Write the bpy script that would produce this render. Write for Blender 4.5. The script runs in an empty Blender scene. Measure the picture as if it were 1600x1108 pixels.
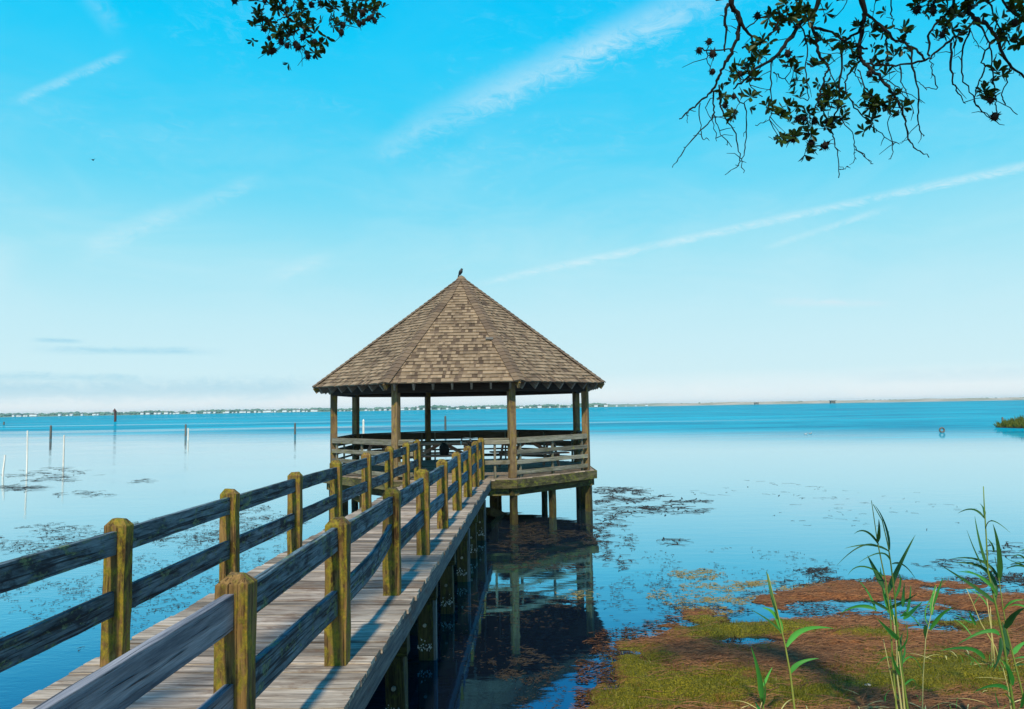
import bpy, math, random
from mathutils import Vector, Matrix, noise as mnoise
random.seed(7)
R_ = math.radians
sc = bpy.context.scene
col = sc.collection

# ------------------------------------------------------------------ camera
F_PX = 1155.0
CAM_Z = 2.75                       # metres above the water (water is z = 0)
yaw, pitch, roll = R_(1.95), R_(4.12), R_(.97)
_F0 = Vector((-math.sin(yaw), math.cos(yaw), 0)); _R0 = Vector((math.cos(yaw), math.sin(yaw), 0)); _Z = Vector((0, 0, 1))
FWD = _F0*math.cos(pitch) + _Z*math.sin(pitch)
_U0 = -_F0*math.sin(pitch) + _Z*math.cos(pitch)
RGT = _R0*math.cos(roll) - _U0*math.sin(roll)
UPV = _U0*math.cos(roll) + _R0*math.sin(roll)
CAM = Vector((0, 0, CAM_Z))
cd = bpy.data.cameras.new('camera'); cam = bpy.data.objects.new('camera', cd); col.objects.link(cam)
cam.matrix_world = Matrix(((RGT.x, UPV.x, -FWD.x, 0), (RGT.y, UPV.y, -FWD.y, 0), (RGT.z, UPV.z, -FWD.z, CAM_Z), (0, 0, 0, 1)))
cd.sensor_width = 36; cd.lens = F_PX/1600*36; cd.clip_end = 30000; cd.clip_start = .05
sc.camera = cam

def ray(px, py):
    return (FWD + RGT*((px-800)/F_PX) + UPV*((554-py)/F_PX))
def on_z(px, py, z=0.0):           # point of the photo on a horizontal plane
    d = ray(px, py); t = (z-CAM_Z)/d.z
    return CAM + d*t
def on_y(px, py, Y):               # point of the photo at a distance
    d = ray(px, py)
    return CAM + d*(Y/d.y)

# ------------------------------------------------------------------ objects
def tag(o, label=None, cat=None, group=None, kind=None):
    if label: o['label'] = label
    if cat: o['category'] = cat
    if group: o['group'] = group
    if kind: o['kind'] = kind
    return o
def empty(name, loc, label, cat, group=None):
    o = bpy.data.objects.new(name, None); col.objects.link(o); o.location = loc
    o.empty_display_size = .2
    return tag(o, label, cat, group)

class MB:
    def __init__(s): s.v = []; s.f = []; s.gc = []; s.tone = []; s.mi = []
    def add(s, vs, fs, gcs=None, tone=None, mi=0):
        b = len(s.v); t = random.random() if tone is None else tone
        s.v += [tuple(v) for v in vs]
        s.f += [tuple(b+i for i in f) for f in fs]
        off = Vector((random.uniform(0, 50), random.uniform(0, 50), random.uniform(0, 50)))
        s.gc += [tuple(Vector(g)+off) for g in (gcs if gcs else vs)]
        s.tone += [t]*len(vs); s.mi += [mi]*len(fs)
    def beam(s, p0, p1, w, h, up=(0, 0, 1), n=1, jit=0, tone=None, bend=None):
        p0 = Vector(p0); p1 = Vector(p1); ax = p1-p0; L = ax.length; ax.normalize()
        up = Vector(up); sd = ax.cross(up)
        if sd.length < 1e-5: sd = ax.cross(Vector((1, 0, 0)))
        sd.normalize(); u = sd.cross(ax).normalized()
        vs = []; g = []; fs = []
        for i in range(n+1):
            t = i/n; c = p0+ax*(L*t)
            if bend: c = c+u*bend(t)
            for a, b in ((-1, -1), (1, -1), (1, 1), (-1, 1)):
                j = Vector((random.uniform(-jit, jit), random.uniform(-jit, jit), random.uniform(-jit, jit)))*(0 if i in (0, n) and False else 1)
                vs.append(c+sd*(a*w/2)+u*(b*h/2)+j); g.append((L*t, a*w/2, b*h/2))
        for i in range(n):
            o = i*4
            for k in range(4):
                k2 = (k+1) % 4
                fs.append((o+k, o+k2, o+4+k2, o+4+k))
        fs.append((3, 2, 1, 0)); o = n*4; fs.append((o, o+1, o+2, o+3))
        s.add(vs, fs, g, tone)
    def box(s, c, size, tone=None):    # grain along the longest side
        c = Vector(c); k = max(range(3), key=lambda i: size[i]); ax = Vector((0, 0, 0)); ax[k] = size[k]/2
        if k == 0: s.beam(c-ax, c+ax, size[1], size[2], (0, 0, 1), tone=tone)
        elif k == 1: s.beam(c-ax, c+ax, size[0], size[2], (0, 0, 1), tone=tone)
        else: s.beam(c-ax, c+ax, size[0], size[1], (0, 1, 0), tone=tone)
    def tube(s, pts, rad, seg=6, tone=None, cap=True):
        pts = [Vector(p) for p in pts]; n = len(pts)
        if not hasattr(rad, '__len__'): rad = [rad]*n
        vs = []; fs = []; g = []; L = 0; prev = None
        for i, p in enumerate(pts):
            d = (pts[min(i+1, n-1)]-pts[max(i-1, 0)])
            if d.length < 1e-9: d = Vector((0, 0, 1))
            d.normalize()
            if prev is None:
                a = d.cross(Vector((.3, .8, .52)))
                if a.length < .1: a = d.cross(Vector((1, 0, 0)))
            else: a = prev - d*prev.dot(d)
            a.normalize(); prev = a; b = d.cross(a)
            if i: L += (p-pts[i-1]).length
            for k in range(seg):
                th = 2*math.pi*k/seg
                q = a*math.cos(th)+b*math.sin(th)
                vs.append(p+q*rad[i]); g.append((L, q.x*rad[i], q.y*rad[i]))
        for i in range(n-1):
            for k in range(seg):
                k2 = (k+1) % seg
                fs.append((i*seg+k, i*seg+k2, (i+1)*seg+k2, (i+1)*seg+k))
        if cap:
            fs.append(tuple(range(seg))[::-1]); fs.append(tuple((n-1)*seg+k for k in range(seg)))
        s.add(vs, fs, g, tone)
    def ellipsoid(s, c, r, seg=8, rings=5, tone=None):
        vs = []; fs = []
        for i in range(rings+1):
            ph = math.pi*i/rings
            for k in range(seg):
                th = 2*math.pi*k/seg
                vs.append((c[0]+r[0]*math.sin(ph)*math.cos(th), c[1]+r[1]*math.sin(ph)*math.sin(th), c[2]+r[2]*math.cos(ph)))
        for i in range(rings):
            for k in range(seg):
                k2 = (k+1) % seg
                fs.append((i*seg+k, (i+1)*seg+k, (i+1)*seg+k2, i*seg+k2))
        s.add(vs, fs, None, tone)
    def build(s, name, mat, parent=None, smooth=False, bevel=0, origin=None):
        me = bpy.data.meshes.new(name)
        o3 = Vector(origin) if origin is not None else (parent.location.copy() if parent and parent.parent is None else Vector((0, 0, 0)))
        if parent is not None and parent.parent is not None: o3 = parent.parent.location + parent.location
        s_v = [tuple(Vector(v)-o3) for v in s.v]
        me.from_pydata(s_v, [], s.f); me.update()
        a = me.attributes.new('gc', 'FLOAT_VECTOR', 'POINT'); a.data.foreach_set('vector', [c for g in s.gc for c in g])
        a = me.attributes.new('tone', 'FLOAT', 'POINT'); a.data.foreach_set('value', s.tone)
        mats = mat if isinstance(mat, (list, tuple)) else [mat]
        for m in mats: me.materials.append(m)
        if len(mats) > 1: me.polygons.foreach_set('material_index', s.mi)
        if smooth: me.polygons.foreach_set('use_smooth', [True]*len(me.polygons))
        o = bpy.data.objects.new(name, me); col.objects.link(o)
        if parent is not None: o.parent = parent
        else: o.location = o3
        if bevel:
            b = o.modifiers.new('bevel', 'BEVEL'); b.width = bevel; b.segments = 2; b.limit_method = 'ANGLE'; b.angle_limit = R_(35)
        return o

# ------------------------------------------------------------------ materials
class NT:
    def __init__(s, nt): s.nt = nt; s.n = nt.nodes; s.l = nt.links
    def put(s, node, sock, v):
        if v is None: return
        i = node.inputs[sock]
        if isinstance(v, bpy.types.NodeSocket): s.l.new(v, i)
        else:
            try: i.default_value = v
            except Exception: i.default_value = (*v, 1) if len(v) == 3 else v
    def math(s, op, a, b=None, c=None, clamp=False):
        n = s.n.new('ShaderNodeMath'); n.operation = op; n.use_clamp = clamp
        s.put(n, 0, a); s.put(n, 1, b); s.put(n, 2, c); return n.outputs[0]
    def vm(s, op, a, b=None, out=0):
        n = s.n.new('ShaderNodeVectorMath'); n.operation = op; s.put(n, 0, a)
        if op == 'SCALE': s.put(n, 3, b)
        else: s.put(n, 1, b)
        return n.outputs['Value'] if op in ('DOT_PRODUCT', 'LENGTH', 'DISTANCE') else n.outputs[0]
    def noise(s, vec, scale=1, detail=5, rough=.55, dist=0):
        n = s.n.new('ShaderNodeTexNoise'); s.put(n, 'Vector', vec); s.put(n, 'Scale', scale); s.put(n, 'Detail', detail)
        s.put(n, 'Roughness', rough); s.put(n, 'Distortion', dist); return n.outputs[0]
    def mr(s, v, a, b, c=0, d=1, smooth=False):
        n = s.n.new('ShaderNodeMapRange'); n.interpolation_type = 'SMOOTHSTEP' if smooth else 'LINEAR'; n.clamp = True
        for i, x in enumerate((v, a, b, c, d)): s.put(n, i, x)
        return n.outputs[0]
    def ramp(s, v, stops, interp='LINEAR'):
        n = s.n.new('ShaderNodeValToRGB'); e = n.color_ramp.elements; n.color_ramp.interpolation = interp
        while len(e) < len(stops): e.new(.5)
        for k, (p, c) in enumerate(stops): e[k].position = p; e[k].color = (*c, 1)
        s.put(n, 0, v); return n.outputs[0]
    def mix(s, f, a, b, mode='MIX'):
        n = s.n.new('ShaderNodeMix'); n.data_type = 'RGBA'; n.blend_type = mode; n.clamp_factor = True
        s.put(n, 0, f)
        for k, v in ((6, a), (7, b)):
            if isinstance(v, bpy.types.NodeSocket): s.l.new(v, n.inputs[k])
            else: n.inputs[k].default_value = (*v, 1)
        return n.outputs[2]
    def attr(s, name, out='Vector'):
        n = s.n.new('ShaderNodeAttribute'); n.attribute_name = name; return n.outputs[out]
    def bump(s, h, strength, dist, normal=None):
        n = s.n.new('ShaderNodeBump'); s.put(n, 'Height', h); s.put(n, 'Strength', strength); s.put(n, 'Distance', dist)
        if normal is not None: s.put(n, 'Normal', normal)
        return n.outputs[0]
    def pos(s): return s.n.new('ShaderNodeNewGeometry').outputs['Position']
    def rnd(s): return s.n.new('ShaderNodeObjectInfo').outputs['Random']
def new_mat(name):
    m = bpy.data.materials.new(name); m.use_nodes = True
    t = NT(m.node_tree); p = [n for n in t.n if n.type == 'BSDF_PRINCIPLED'][0]
    return m, t, p

def wood(name, dark, light, lichen=None, lich=(.5, .6), lich2=None, stain=None, st=(.5, .65), tone=(.72, 1.2), grain=(2, 34, 34), rough=.8, crack=.3, bump=.5):
    m, t, p = new_mat(name)
    r = t.math('MULTIPLY', t.rnd(), 40)
    n = t.n.new('ShaderNodeCombineXYZ')
    for i in range(3): t.put(n, i, r)
    g = t.vm('ADD', t.attr('gc'), n.outputs[0])
    gr = t.noise(t.vm('MULTIPLY', g, grain), 1, 8, .65, .4)
    fine = t.noise(t.vm('MULTIPLY', g, (8, 170, 170)), 1, 3, .6)
    c = t.ramp(gr, [(.3, dark), (.68, light)])
    ck = t.noise(t.vm('MULTIPLY', g, (1.6, 62, 62)), 1, 3, .5, .3)
    ckm = t.mr(ck, crack, crack+.07)
    c = t.mix(t.math('MULTIPLY', t.math('SUBTRACT', 1, ckm), .8), c, tuple(x*.16 for x in dark))
    tv = t.mr(t.attr('tone', 'Fac'), 0, 1, tone[0], tone[1])
    c = t.mix(1, c, t.vm('MULTIPLY', (1, 1, 1), tv), 'MULTIPLY')
    fm = t.mr(fine, .3, .7, .75, 1.2)
    c = t.mix(1, c, t.vm('MULTIPLY', (1, 1, 1), fm), 'MULTIPLY')
    if stain:
        sm = t.noise(t.vm('MULTIPLY', g, (1.1, 2.2, 2.2)), 2, 6, .7, .5)
        c = t.mix(t.mr(sm, st[0], st[1], 0, .85), c, stain)
    hgt = gr
    if lichen:
        lm = t.noise(t.vm('MULTIPLY', g, (7, 14, 14)), 1, 9, .72, .3)
        lf = t.mr(lm, lich[0], lich[1], 0, .92)
        lc = lichen
        if lich2: lc = t.mix(t.mr(t.noise(g, 38, 5, .7), .42, .62), lichen, lich2)
        c = t.mix(lf, c, lc)
        hgt = t.math('ADD', gr, t.math('MULTIPLY', t.noise(g, 120, 4, .7), t.math('MULTIPLY', lf, .7)))
    h2 = t.math('ADD', hgt, t.math('MULTIPLY', fine, .3)); h2 = t.math('ADD', h2, t.math('MULTIPLY', ckm, .6))
    t.put(p, 'Base Color', c); p.inputs['Roughness'].default_value = rough
    p.inputs['Specular IOR Level'].default_value = .25
    t.put(p, 'Normal', t.bump(h2, bump, .006))
    return m

M = {}
M['post'] = wood('lichened_post_wood', (.06, .03, .010), (.29, .18, .06), (.27, .20, .018), (.46, .57), (.13, .135, .014), stain=(.05, .03, .010), st=(.49, .62), bump=1, grain=(2.2, 24, 24), crack=.36)
M['rail'] = wood('dark_rail_wood', (.008, .018, .028), (.17, .25, .29), (.17, .24, .12), (.54, .62), (.06, .10, .05), stain=(.012, .018, .026), st=(.52, .60), crack=.40, bump=1, grain=(3.2, 20, 20))
M['newrail'] = wood('grey_rail_wood', (.05, .065, .09), (.34, .34, .36), crack=.33, bump=1, grain=(1.3, 17, 17))
M['deck'] = wood('weathered_deck_wood', (.14, .105, .075), (.58, .50, .40), stain=(.13, .065, .028), st=(.52, .70), tone=(.45, 1.2), lichen=(.20, .16, .05), lich=(.62, .75), crack=.36, grain=(2, 24, 24))
M['stringer'] = wood('edge_board_wood', (.04, .05, .06), (.20, .20, .19), (.16, .20, .15), (.58, .68), stain=(.10, .05, .03), st=(.55, .68))
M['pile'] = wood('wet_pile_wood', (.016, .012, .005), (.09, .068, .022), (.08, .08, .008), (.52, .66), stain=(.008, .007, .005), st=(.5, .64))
M['gpost'] = wood('gazebo_post_wood', (.10, .06, .03), (.26, .18, .09), (.26, .19, .02), (.52, .66), stain=(.06, .035, .02), st=(.5, .66))
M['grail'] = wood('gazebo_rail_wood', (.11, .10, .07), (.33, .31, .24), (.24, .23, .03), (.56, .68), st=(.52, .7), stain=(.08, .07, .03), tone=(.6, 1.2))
M['moss'] = wood('mossy_fascia_wood', (.05, .045, .02), (.22, .18, .09), (.20, .18, .02), (.5, .62), (.06, .09, .015), stain=(.025, .025, .01), st=(.46, .58))
M['rafter'] = wood('grey_rafter_wood', (.16, .12, .09), (.34, .28, .22))
M['shaded_beam'] = wood('shaded_ring_beam', (.018, .012, .009), (.06, .042, .03))  # shade under the eaves painted in as near-black wood
M['beam'] = wood('beam_shaded_rail_wood', (.05, .035, .022), (.15, .11, .07), tone=(.7, 1.1))  # joist wood; on the back rails it carries painted roof shade
M['table'] = wood('picnic_table_wood', (.22, .12, .085), (.46, .29, .22), crack=.27)
M['stake'] = wood('bare_stake_wood', (.50, .45, .37), (.82, .77, .68), crack=.24)
M['oldpost'] = wood('old_marker_wood', (.05, .05, .045), (.20, .19, .16))
M['bark'] = wood('shaded_bark', (.003, .0025, .002), (.009, .007, .006), (.03, .03, .022), (.66, .74), grain=(14, 60, 60), bump=1)  # near black: shade of the crown put into the bark colour

def plain(name, c, rough=.6, metal=0, var=.25, scale=20, bump=0, spec=.4):
    m, t, p = new_mat(name)
    nz = t.noise(t.n.new('ShaderNodeTexCoord').outputs['Object'], scale, 6, .6)
    k = t.mr(nz, .3, .7, 1-var, 1+var)
    tn = t.mr(t.attr('tone', 'Fac'), 0, 1, 1-var, 1+var)
    t.put(p, 'Base Color', t.mix(1, t.mix(1, c, t.vm('MULTIPLY', (1, 1, 1), k), 'MULTIPLY'), t.vm('MULTIPLY', (1, 1, 1), tn), 'MULTIPLY'))
    p.inputs['Roughness'].default_value = rough; p.inputs['Metallic'].default_value = metal; p.inputs['Specular IOR Level'].default_value = spec
    if bump: t.put(p, 'Normal', t.bump(nz, bump, .01))
    return m
M['black'] = plain('black_plumage', (.008, .008, .010), .5)
M['rubber'] = plain('black_rubber', (.012, .012, .012), .7)
M['cloth'] = plain('black_canvas', (.008, .008, .008), .9)
M['steel'] = plain('bright_steel', (.6, .6, .6), .3, 1, .1)
M['redpaint'] = plain('red_frame_paint', (.35, .05, .03), .4)
M['bolt'] = plain('rusty_bolt', (.30, .26, .20), .6, .3, .4, 60)
M['white'] = plain('white_siding', (.66, .68, .66), .7, 0, .08)
M['slate'] = plain('far_roof', (.22, .20, .19), .8)
M['stone'] = plain('pale_stone', (.45, .38, .28), .8, 0, .2, 30, .4)
M['buoy'] = plain('faded_buoy', (.10, .09, .08), .6)
M['gull'] = plain('pale_feathers', (.36, .38, .38), .7)
M['sign'] = plain('dark_red_board', (.10, .035, .03), .7)
M['barn'] = plain('barnacles', (.42, .40, .36), .9, 0, .4, 60)

def shingle():
    m, t, p = new_mat('asphalt_shingle')
    tn = t.attr('tone', 'Fac')
    c = t.ramp(tn, [(0, (.08, .058, .040)), (.3, (.145, .105, .072)), (.45, (.20, .148, .095)), (1, (.32, .24, .155))])
    P = t.pos()
    gr = t.noise(P, 260, 3, .7); bl = t.noise(P, 1.3, 5, .6)
    c = t.mix(1, c, t.vm('MULTIPLY', (1, 1, 1), t.mr(gr, .3, .7, .72, 1.28)), 'MULTIPLY')
    c = t.mix(1, c, t.vm('MULTIPLY', (1, 1, 1), t.mr(bl, .3, .7, .85, 1.12)), 'MULTIPLY')
    li = t.noise(P, 2.6, 8, .75)
    c = t.mix(t.mr(li, .66, .74, 0, .6), c, (.30, .27, .06))
    t.put(p, 'Base Color', c); p.inputs['Roughness'].default_value = .92; p.inputs['Specular IOR Level'].default_value = .15
    t.put(p, 'Normal', t.bump(gr, .4, .004)); return m
M['shingle'] = shingle()
def leafmat(name, a, b, trans=.4, rough=.45):
    m, t, p = new_mat(name)
    nz = t.noise(t.attr('gc'), 9, 4, .6)
    f = t.math('ADD', t.math('MULTIPLY', t.attr('tone', 'Fac'), .7), t.math('MULTIPLY', t.math('SUBTRACT', nz, .35), .8), clamp=True)
    c = t.mix(f, a, b)
    t.put(p, 'Base Color', c); p.inputs['Roughness'].default_value = rough; p.inputs['Specular IOR Level'].default_value = .25
    tr = t.n.new('ShaderNodeBsdfTranslucent'); t.put(tr, 'Color', c)
    mx = t.n.new('ShaderNodeMixShader'); mx.inputs[0].default_value = trans
    out = [n for n in t.n if n.type == 'OUTPUT_MATERIAL'][0]
    t.l.new(p.outputs[0], mx.inputs[1]); t.l.new(tr.outputs[0], mx.inputs[2]); t.l.new(mx.outputs[0], out.inputs[0])
    return m
M['leaf'] = leafmat('shaded_oak_leaf', (.006, .018, .002), (.04, .085, .006), .3)  # deep greens hold the crown's shade, painted into the leaf colour
M['seed'] = plain('dry_seed_head', (.009, .006, .004), .9, 0, .4)
M['reedleaf'] = leafmat('reed_leaf', (.03, .20, .03), (.12, .46, .07), .35)
M['reeddark'] = leafmat('reed_leaf_dark', (.014, .075, .02), (.06, .19, .04), .3)
M['reedstem'] = leafmat('reed_stem', (.09, .22, .03), (.34, .36, .08), .1)
M['palestem'] = leafmat('pale_reed_stem', (.45, .42, .12), (.62, .58, .26), .1)
M['grass'] = leafmat('shore_grass', (.035, .045, .002), (.23, .22, .010), .3)
M['straw'] = leafmat('wrack_straw', (.06, .024, .010), (.38, .18, .07), .1, .8)
M['weed'] = leafmat('floating_weed', (.006, .007, .008), (.045, .032, .015), 0, .7)
M['weedy'] = leafmat('yellow_weed', (.10, .08, .02), (.30, .22, .06), 0, .6)
M['marsh'] = leafmat('marsh_grass', (.05, .08, .01), (.18, .20, .03), .2)
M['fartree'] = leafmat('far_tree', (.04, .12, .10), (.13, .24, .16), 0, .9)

# ------------------------------------------------------------------ world, sun
SUN_AZ = Vector((-.045, -1, 0)).normalized(); SUN_EL = R_(47)
def make_world():
    w = bpy.data.worlds.new('World'); sc.world = w; w.use_nodes = True
    t = NT(w.node_tree); bg = [n for n in t.n if n.type == 'BACKGROUND'][0]
    STR = .1
    D = t.n.new('ShaderNodeTexCoord').outputs['Generated']
    D = t.vm('NORMALIZE', D)
    sep = t.n.new('ShaderNodeSeparateXYZ'); t.l.new(D, sep.inputs[0]); z = sep.outputs[2]
    s = lambda *c: tuple(((x/255+.055)/1.055)**2.4 if x > 10 else x/255/12.92 for x in c)
    c = t.ramp(t.math('MAXIMUM', z, 0), [(0, s(248, 252, 253)), (.02, s(236, 248, 251)), (.045, s(211, 241, 248)), (.118, s(194, 237, 248)), (.203, s(158, 229, 247)), (.284, s(104, 217, 248)),
        (.362, s(64, 209, 249)), (.45, s(8, 203, 251)), (.52, s(0, 196, 250)), (.75, s(0, 140, 235)), (1, s(0, 105, 215))])
    # soft unevenness of the haze
    nz = t.noise(t.vm('MULTIPLY', D, (3, 3, 9)), 1.5, 5, .6, .6)
    c = t.mix(t.math('MULTIPLY', t.mr(nz, .42, .72, 0, .34), t.mr(z, .12, .42, 1, .12)), c, s(205, 240, 250))
    fib = t.noise(t.vm('MULTIPLY', D, (30, 30, 70)), 1, 9, .78, 1.1)
    c = t.mix(t.math('MULTIPLY', t.mr(fib, .5, .8, 0, .16), t.mr(t.noise(t.vm('MULTIPLY', D, (5, 5, 14)), 1, 4, .6, .5), .45, .62)), c, s(220, 245, 252))
    def streak(c, A, B, wid, amt, colr, soft=.15, tex=.6, fs=1.0):
        a = ray(*A).normalized(); b = ray(*B).normalized()
        n = a.cross(b).normalized(); mid = (a+b).normalized(); tn = n.cross(mid).normalized(); half = a.angle(b)/2
        dist = t.math('ABSOLUTE', t.math('ADD', t.vm('DOT_PRODUCT', D, tuple(n)), t.math('MULTIPLY', t.math('SUBTRACT', fib, .5), wid*1.5/F_PX)))
        al = t.vm('DOT_PRODUCT', D, tuple(tn if tn.dot(b) > 0 else -tn))
        m1 = t.mr(dist, 0, wid/F_PX, 1, 0, True)
        m2 = t.math('MULTIPLY', t.mr(al, -math.sin(half), -math.sin(half)*(1-soft*2), 0, 1, True), t.mr(al, math.sin(half)*(1-soft*2), math.sin(half), 1, 0, True))
        front = t.math('GREATER_THAN', t.vm('DOT_PRODUCT', D, tuple(mid)), .5)
        m = t.math('MULTIPLY', t.math('MULTIPLY', m1, m2), front)
        tx = t.mr(fib, .36, .62, 1-min(1, tex*1.25), 1)
        return t.mix(t.math('MULTIPLY', t.math('MULTIPLY', m, tx), amt), c, colr)
    W = s(225, 246, 252)
    c = streak(c, (1220, -60), (600, 225), 38, .42, W, .3, .5)
    c = streak(c, (1000, 45), (860, 108), 26, .26, W, .4, .75)
    c = streak(c, (700, 170), (560, 260), 30, .22, W, .4)
    c = streak(c, (215, 75), (5, 166), 9, .30, W, .25)
    c = streak(c, (120, -30), (190, 60), 20, .12, W, .3)
    c = streak(c, (300, 318), (110, 400), 22, .34, W, .3)
    c = streak(c, (430, 268), (250, 345), 18, .25, W, .35)
    c = streak(c, (1850, 205), (730, 447), 9, .55, W, .09, .7)
    c = streak(c, (1400, 320), (1180, 393), 7, .32, W, .25)
    c = streak(c, (530, 395), (410, 440), 18, .30, W, .35)
    c = streak(c, (1180, 472), (1420, 474), 9, .35, s(235, 238, 245), .35)
    c = streak(c, (-80, 520), (20, 360), 40, .25, W, .3)
    c = streak(c, (20, 546), (370, 550), 8, .7, s(150, 212, 236), .35)
    c = streak(c, (40, 531), (140, 534), 5, .7, s(150, 212, 236), .35)
    c = streak(c, (-300, 612), (560, 606), 24, .6, s(160, 212, 232), .2, .25)
    c = streak(c, (-100, 586), (260, 590), 8, .6, s(160, 214, 234), .3)
    c = streak(c, (1300, 590), (1700, 582), 14, .3, s(190, 226, 240), .3, .3)
    sky = t.n.new('ShaderNodeTexSky'); sky.sky_type = 'NISHITA'; sky.sun_disc = False
    sky.sun_elevation = SUN_EL; sky.sun_rotation = math.atan2(SUN_AZ.x, SUN_AZ.y)
    sky.air_density = 1; sky.dust_density = .6; sky.ozone_density = 2
    c10 = t.vm('SCALE', c, 1/STR)
    fin = t.mix(.012, c10, sky.outputs[0])
    t.l.new(fin, bg.inputs[0]); bg.inputs[1].default_value = STR
make_world()
sl = bpy.data.lights.new('sun', 'SUN'); sl.energy = 5.0; sl.angle = R_(2.5); sl.color = (1, .86, .66)
so = bpy.data.objects.new('sun', sl); col.objects.link(so)
sd = SUN_AZ*math.cos(SUN_EL)+Vector((0, 0, math.sin(SUN_EL)))
so.rotation_euler = sd.to_track_quat('Z', 'Y').to_euler(); so.location = (-20, -30, 40)
vs = sc.view_settings; vs.view_transform = 'Standard'; vs.look = 'None'; vs.exposure = 0; vs.gamma = 1; vs.use_curve_mapping = False

# ------------------------------------------------------------------ water
def water_mat():
    m, t, p = new_mat('lagoon_water')
    P = t.pos(); sp = t.n.new('ShaderNodeSeparateXYZ'); t.l.new(P, sp.inputs[0])
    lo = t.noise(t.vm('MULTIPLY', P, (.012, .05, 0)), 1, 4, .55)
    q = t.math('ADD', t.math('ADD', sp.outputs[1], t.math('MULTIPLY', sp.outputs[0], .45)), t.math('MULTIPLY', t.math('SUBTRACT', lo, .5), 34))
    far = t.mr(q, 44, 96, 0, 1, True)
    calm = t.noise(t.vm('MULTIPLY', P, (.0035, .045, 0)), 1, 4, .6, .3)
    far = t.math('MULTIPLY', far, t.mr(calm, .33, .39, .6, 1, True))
    w1 = t.noise(t.vm('MULTIPLY', P, (.55, 1.1, 0)), 1, 5, .6, .4)
    w2 = t.noise(t.vm('MULTIPLY', P, (2.2, 4.0, 0)), 1, 4, .6)
    pm = t.mr(t.noise(t.vm('MULTIPLY', P, (.10, .22, 0)), 1, 4, .6, .3), .42, .62, .15, 1); pm = t.math('MULTIPLY', pm, t.mr(sp.outputs[0], -3.2, -6, .3, 2.6, True))
    n1 = t.math('ADD', t.math('MULTIPLY', t.noise(t.vm('MULTIPLY', P, (.9, 2.2, 0)), 1, 3, .5, .2), .6), t.math('MULTIPLY', t.math('MULTIPLY', t.noise(t.vm('MULTIPLY', P, (5, 11, 0)), 1, 4, .6, .2), .45), pm))
    b0 = t.bump(n1, .075, .06)
    b1 = t.bump(t.math('ADD', w1, t.math('MULTIPLY', w2, .25)), t.math('MULTIPLY', far, .9), .55, b0)
    fine = t.noise(P, 14, 3, .6)
    rip = t.noise(t.vm('MULTIPLY', P, (.012, .05, 0)), 1, 12, .82, .2)
    rm = t.mr(rip, .40, .62)
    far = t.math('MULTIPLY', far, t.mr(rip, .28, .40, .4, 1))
    body_sky = t.mix(far, (.003, .006, .011), t.mix(rm, (.0, .15, .235), (.0, .40, .50)))  # far blue: ripples' sky reflection painted as diffuse over the water's own dark
    lw = t.n.new('ShaderNodeLayerWeight'); lw.inputs['Blend'].default_value = .5; t.put(lw, 'Normal', t.bump(n1, .075, .06))
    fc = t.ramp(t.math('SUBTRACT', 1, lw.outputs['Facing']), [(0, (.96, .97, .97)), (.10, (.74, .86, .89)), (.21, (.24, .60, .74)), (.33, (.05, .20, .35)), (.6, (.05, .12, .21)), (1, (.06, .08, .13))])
    df = t.n.new('ShaderNodeBsdfDiffuse'); t.put(df, 'Color', body_sky)
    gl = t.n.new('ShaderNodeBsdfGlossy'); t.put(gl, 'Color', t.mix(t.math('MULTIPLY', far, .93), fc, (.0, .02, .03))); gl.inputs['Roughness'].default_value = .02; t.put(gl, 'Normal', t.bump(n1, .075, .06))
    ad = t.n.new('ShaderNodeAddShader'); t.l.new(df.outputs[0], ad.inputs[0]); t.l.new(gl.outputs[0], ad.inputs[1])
    out = [n for n in t.n if n.type == 'OUTPUT_MATERIAL'][0]; t.l.new(ad.outputs[0], out.inputs[0])
    return m
M['water'] = water_mat()
def grid_lines(dense_a, dense_b, step, far):
    L = [dense_a+i*step for i in range(int((dense_b-dense_a)/step)+1)]
    s = step; x = L[0]; left = []
    while x > -far: s *= 1.5; x -= s; left.append(x)
    s = step; x = L[-1]; right = []
    while x < far: s *= 1.5; x += s; right.append(x)
    return left[::-1]+L+right
mb = MB(); S = 9000
mb.add([(-S, -200, 0), (S, -200, 0), (S, S, 0), (-S, S, 0)], [(0, 1, 2, 3)])
tag(mb.build('water', M['water']), kind='structure')

# ------------------------------------------------------------------ shore ground
shore_px = [(880, 1180), (918, 1100), (940, 1060), (965, 1022), (958, 1003), (1005, 990), (1062, 975), (1078, 956), (1118, 955), (1150, 968), (1195, 962), (1165, 940), (1200, 926),
            (1262, 915), (1330, 908), (1395, 905), (1450, 914), (1520, 909), (1600, 912), (1760, 905)]
shore = [on_z(*p).xy for p in shore_px]
shore = [Vector((-30, 3.0)), Vector((-3.4, 3.2)), Vector((-.9, 3.6)), Vector((.1, 4.8))]+shore+[Vector((12, 11)), Vector((30, 14)), Vector((30, -60)), Vector((-30, -60))]
def inside(p):
    c = False; n = len(shore); x, y = p
    for i in range(n):
        a = shore[i]; b = shore[(i+1) % n]
        if (a.y > y) != (b.y > y) and x < (b.x-a.x)*(y-a.y)/(b.y-a.y)+a.x: c = not c
    return c
def sdist(p):
    d = 1e9; n = len(shore)
    for i in range(n):
        a = shore[i]; b = shore[(i+1) % n]; ab = b-a
        t = max(0, min(1, (p-a).dot(ab)/ab.length_squared)); d = min(d, (p-a-ab*t).length)
    return d if inside(p) else -d
pools = [on_z(*p).xy for p in ((1165, 1003), (1440, 965), (1500, 960), (1385, 945), (1230, 960), (1470, 985), (1290, 945), (1560, 925))]
prad = [(.55, .22), (.8, .35), (.5, .2), (.9, .3), (.6, .25), (.5, .2), (.7, .25), (.9, .3)]
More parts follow.
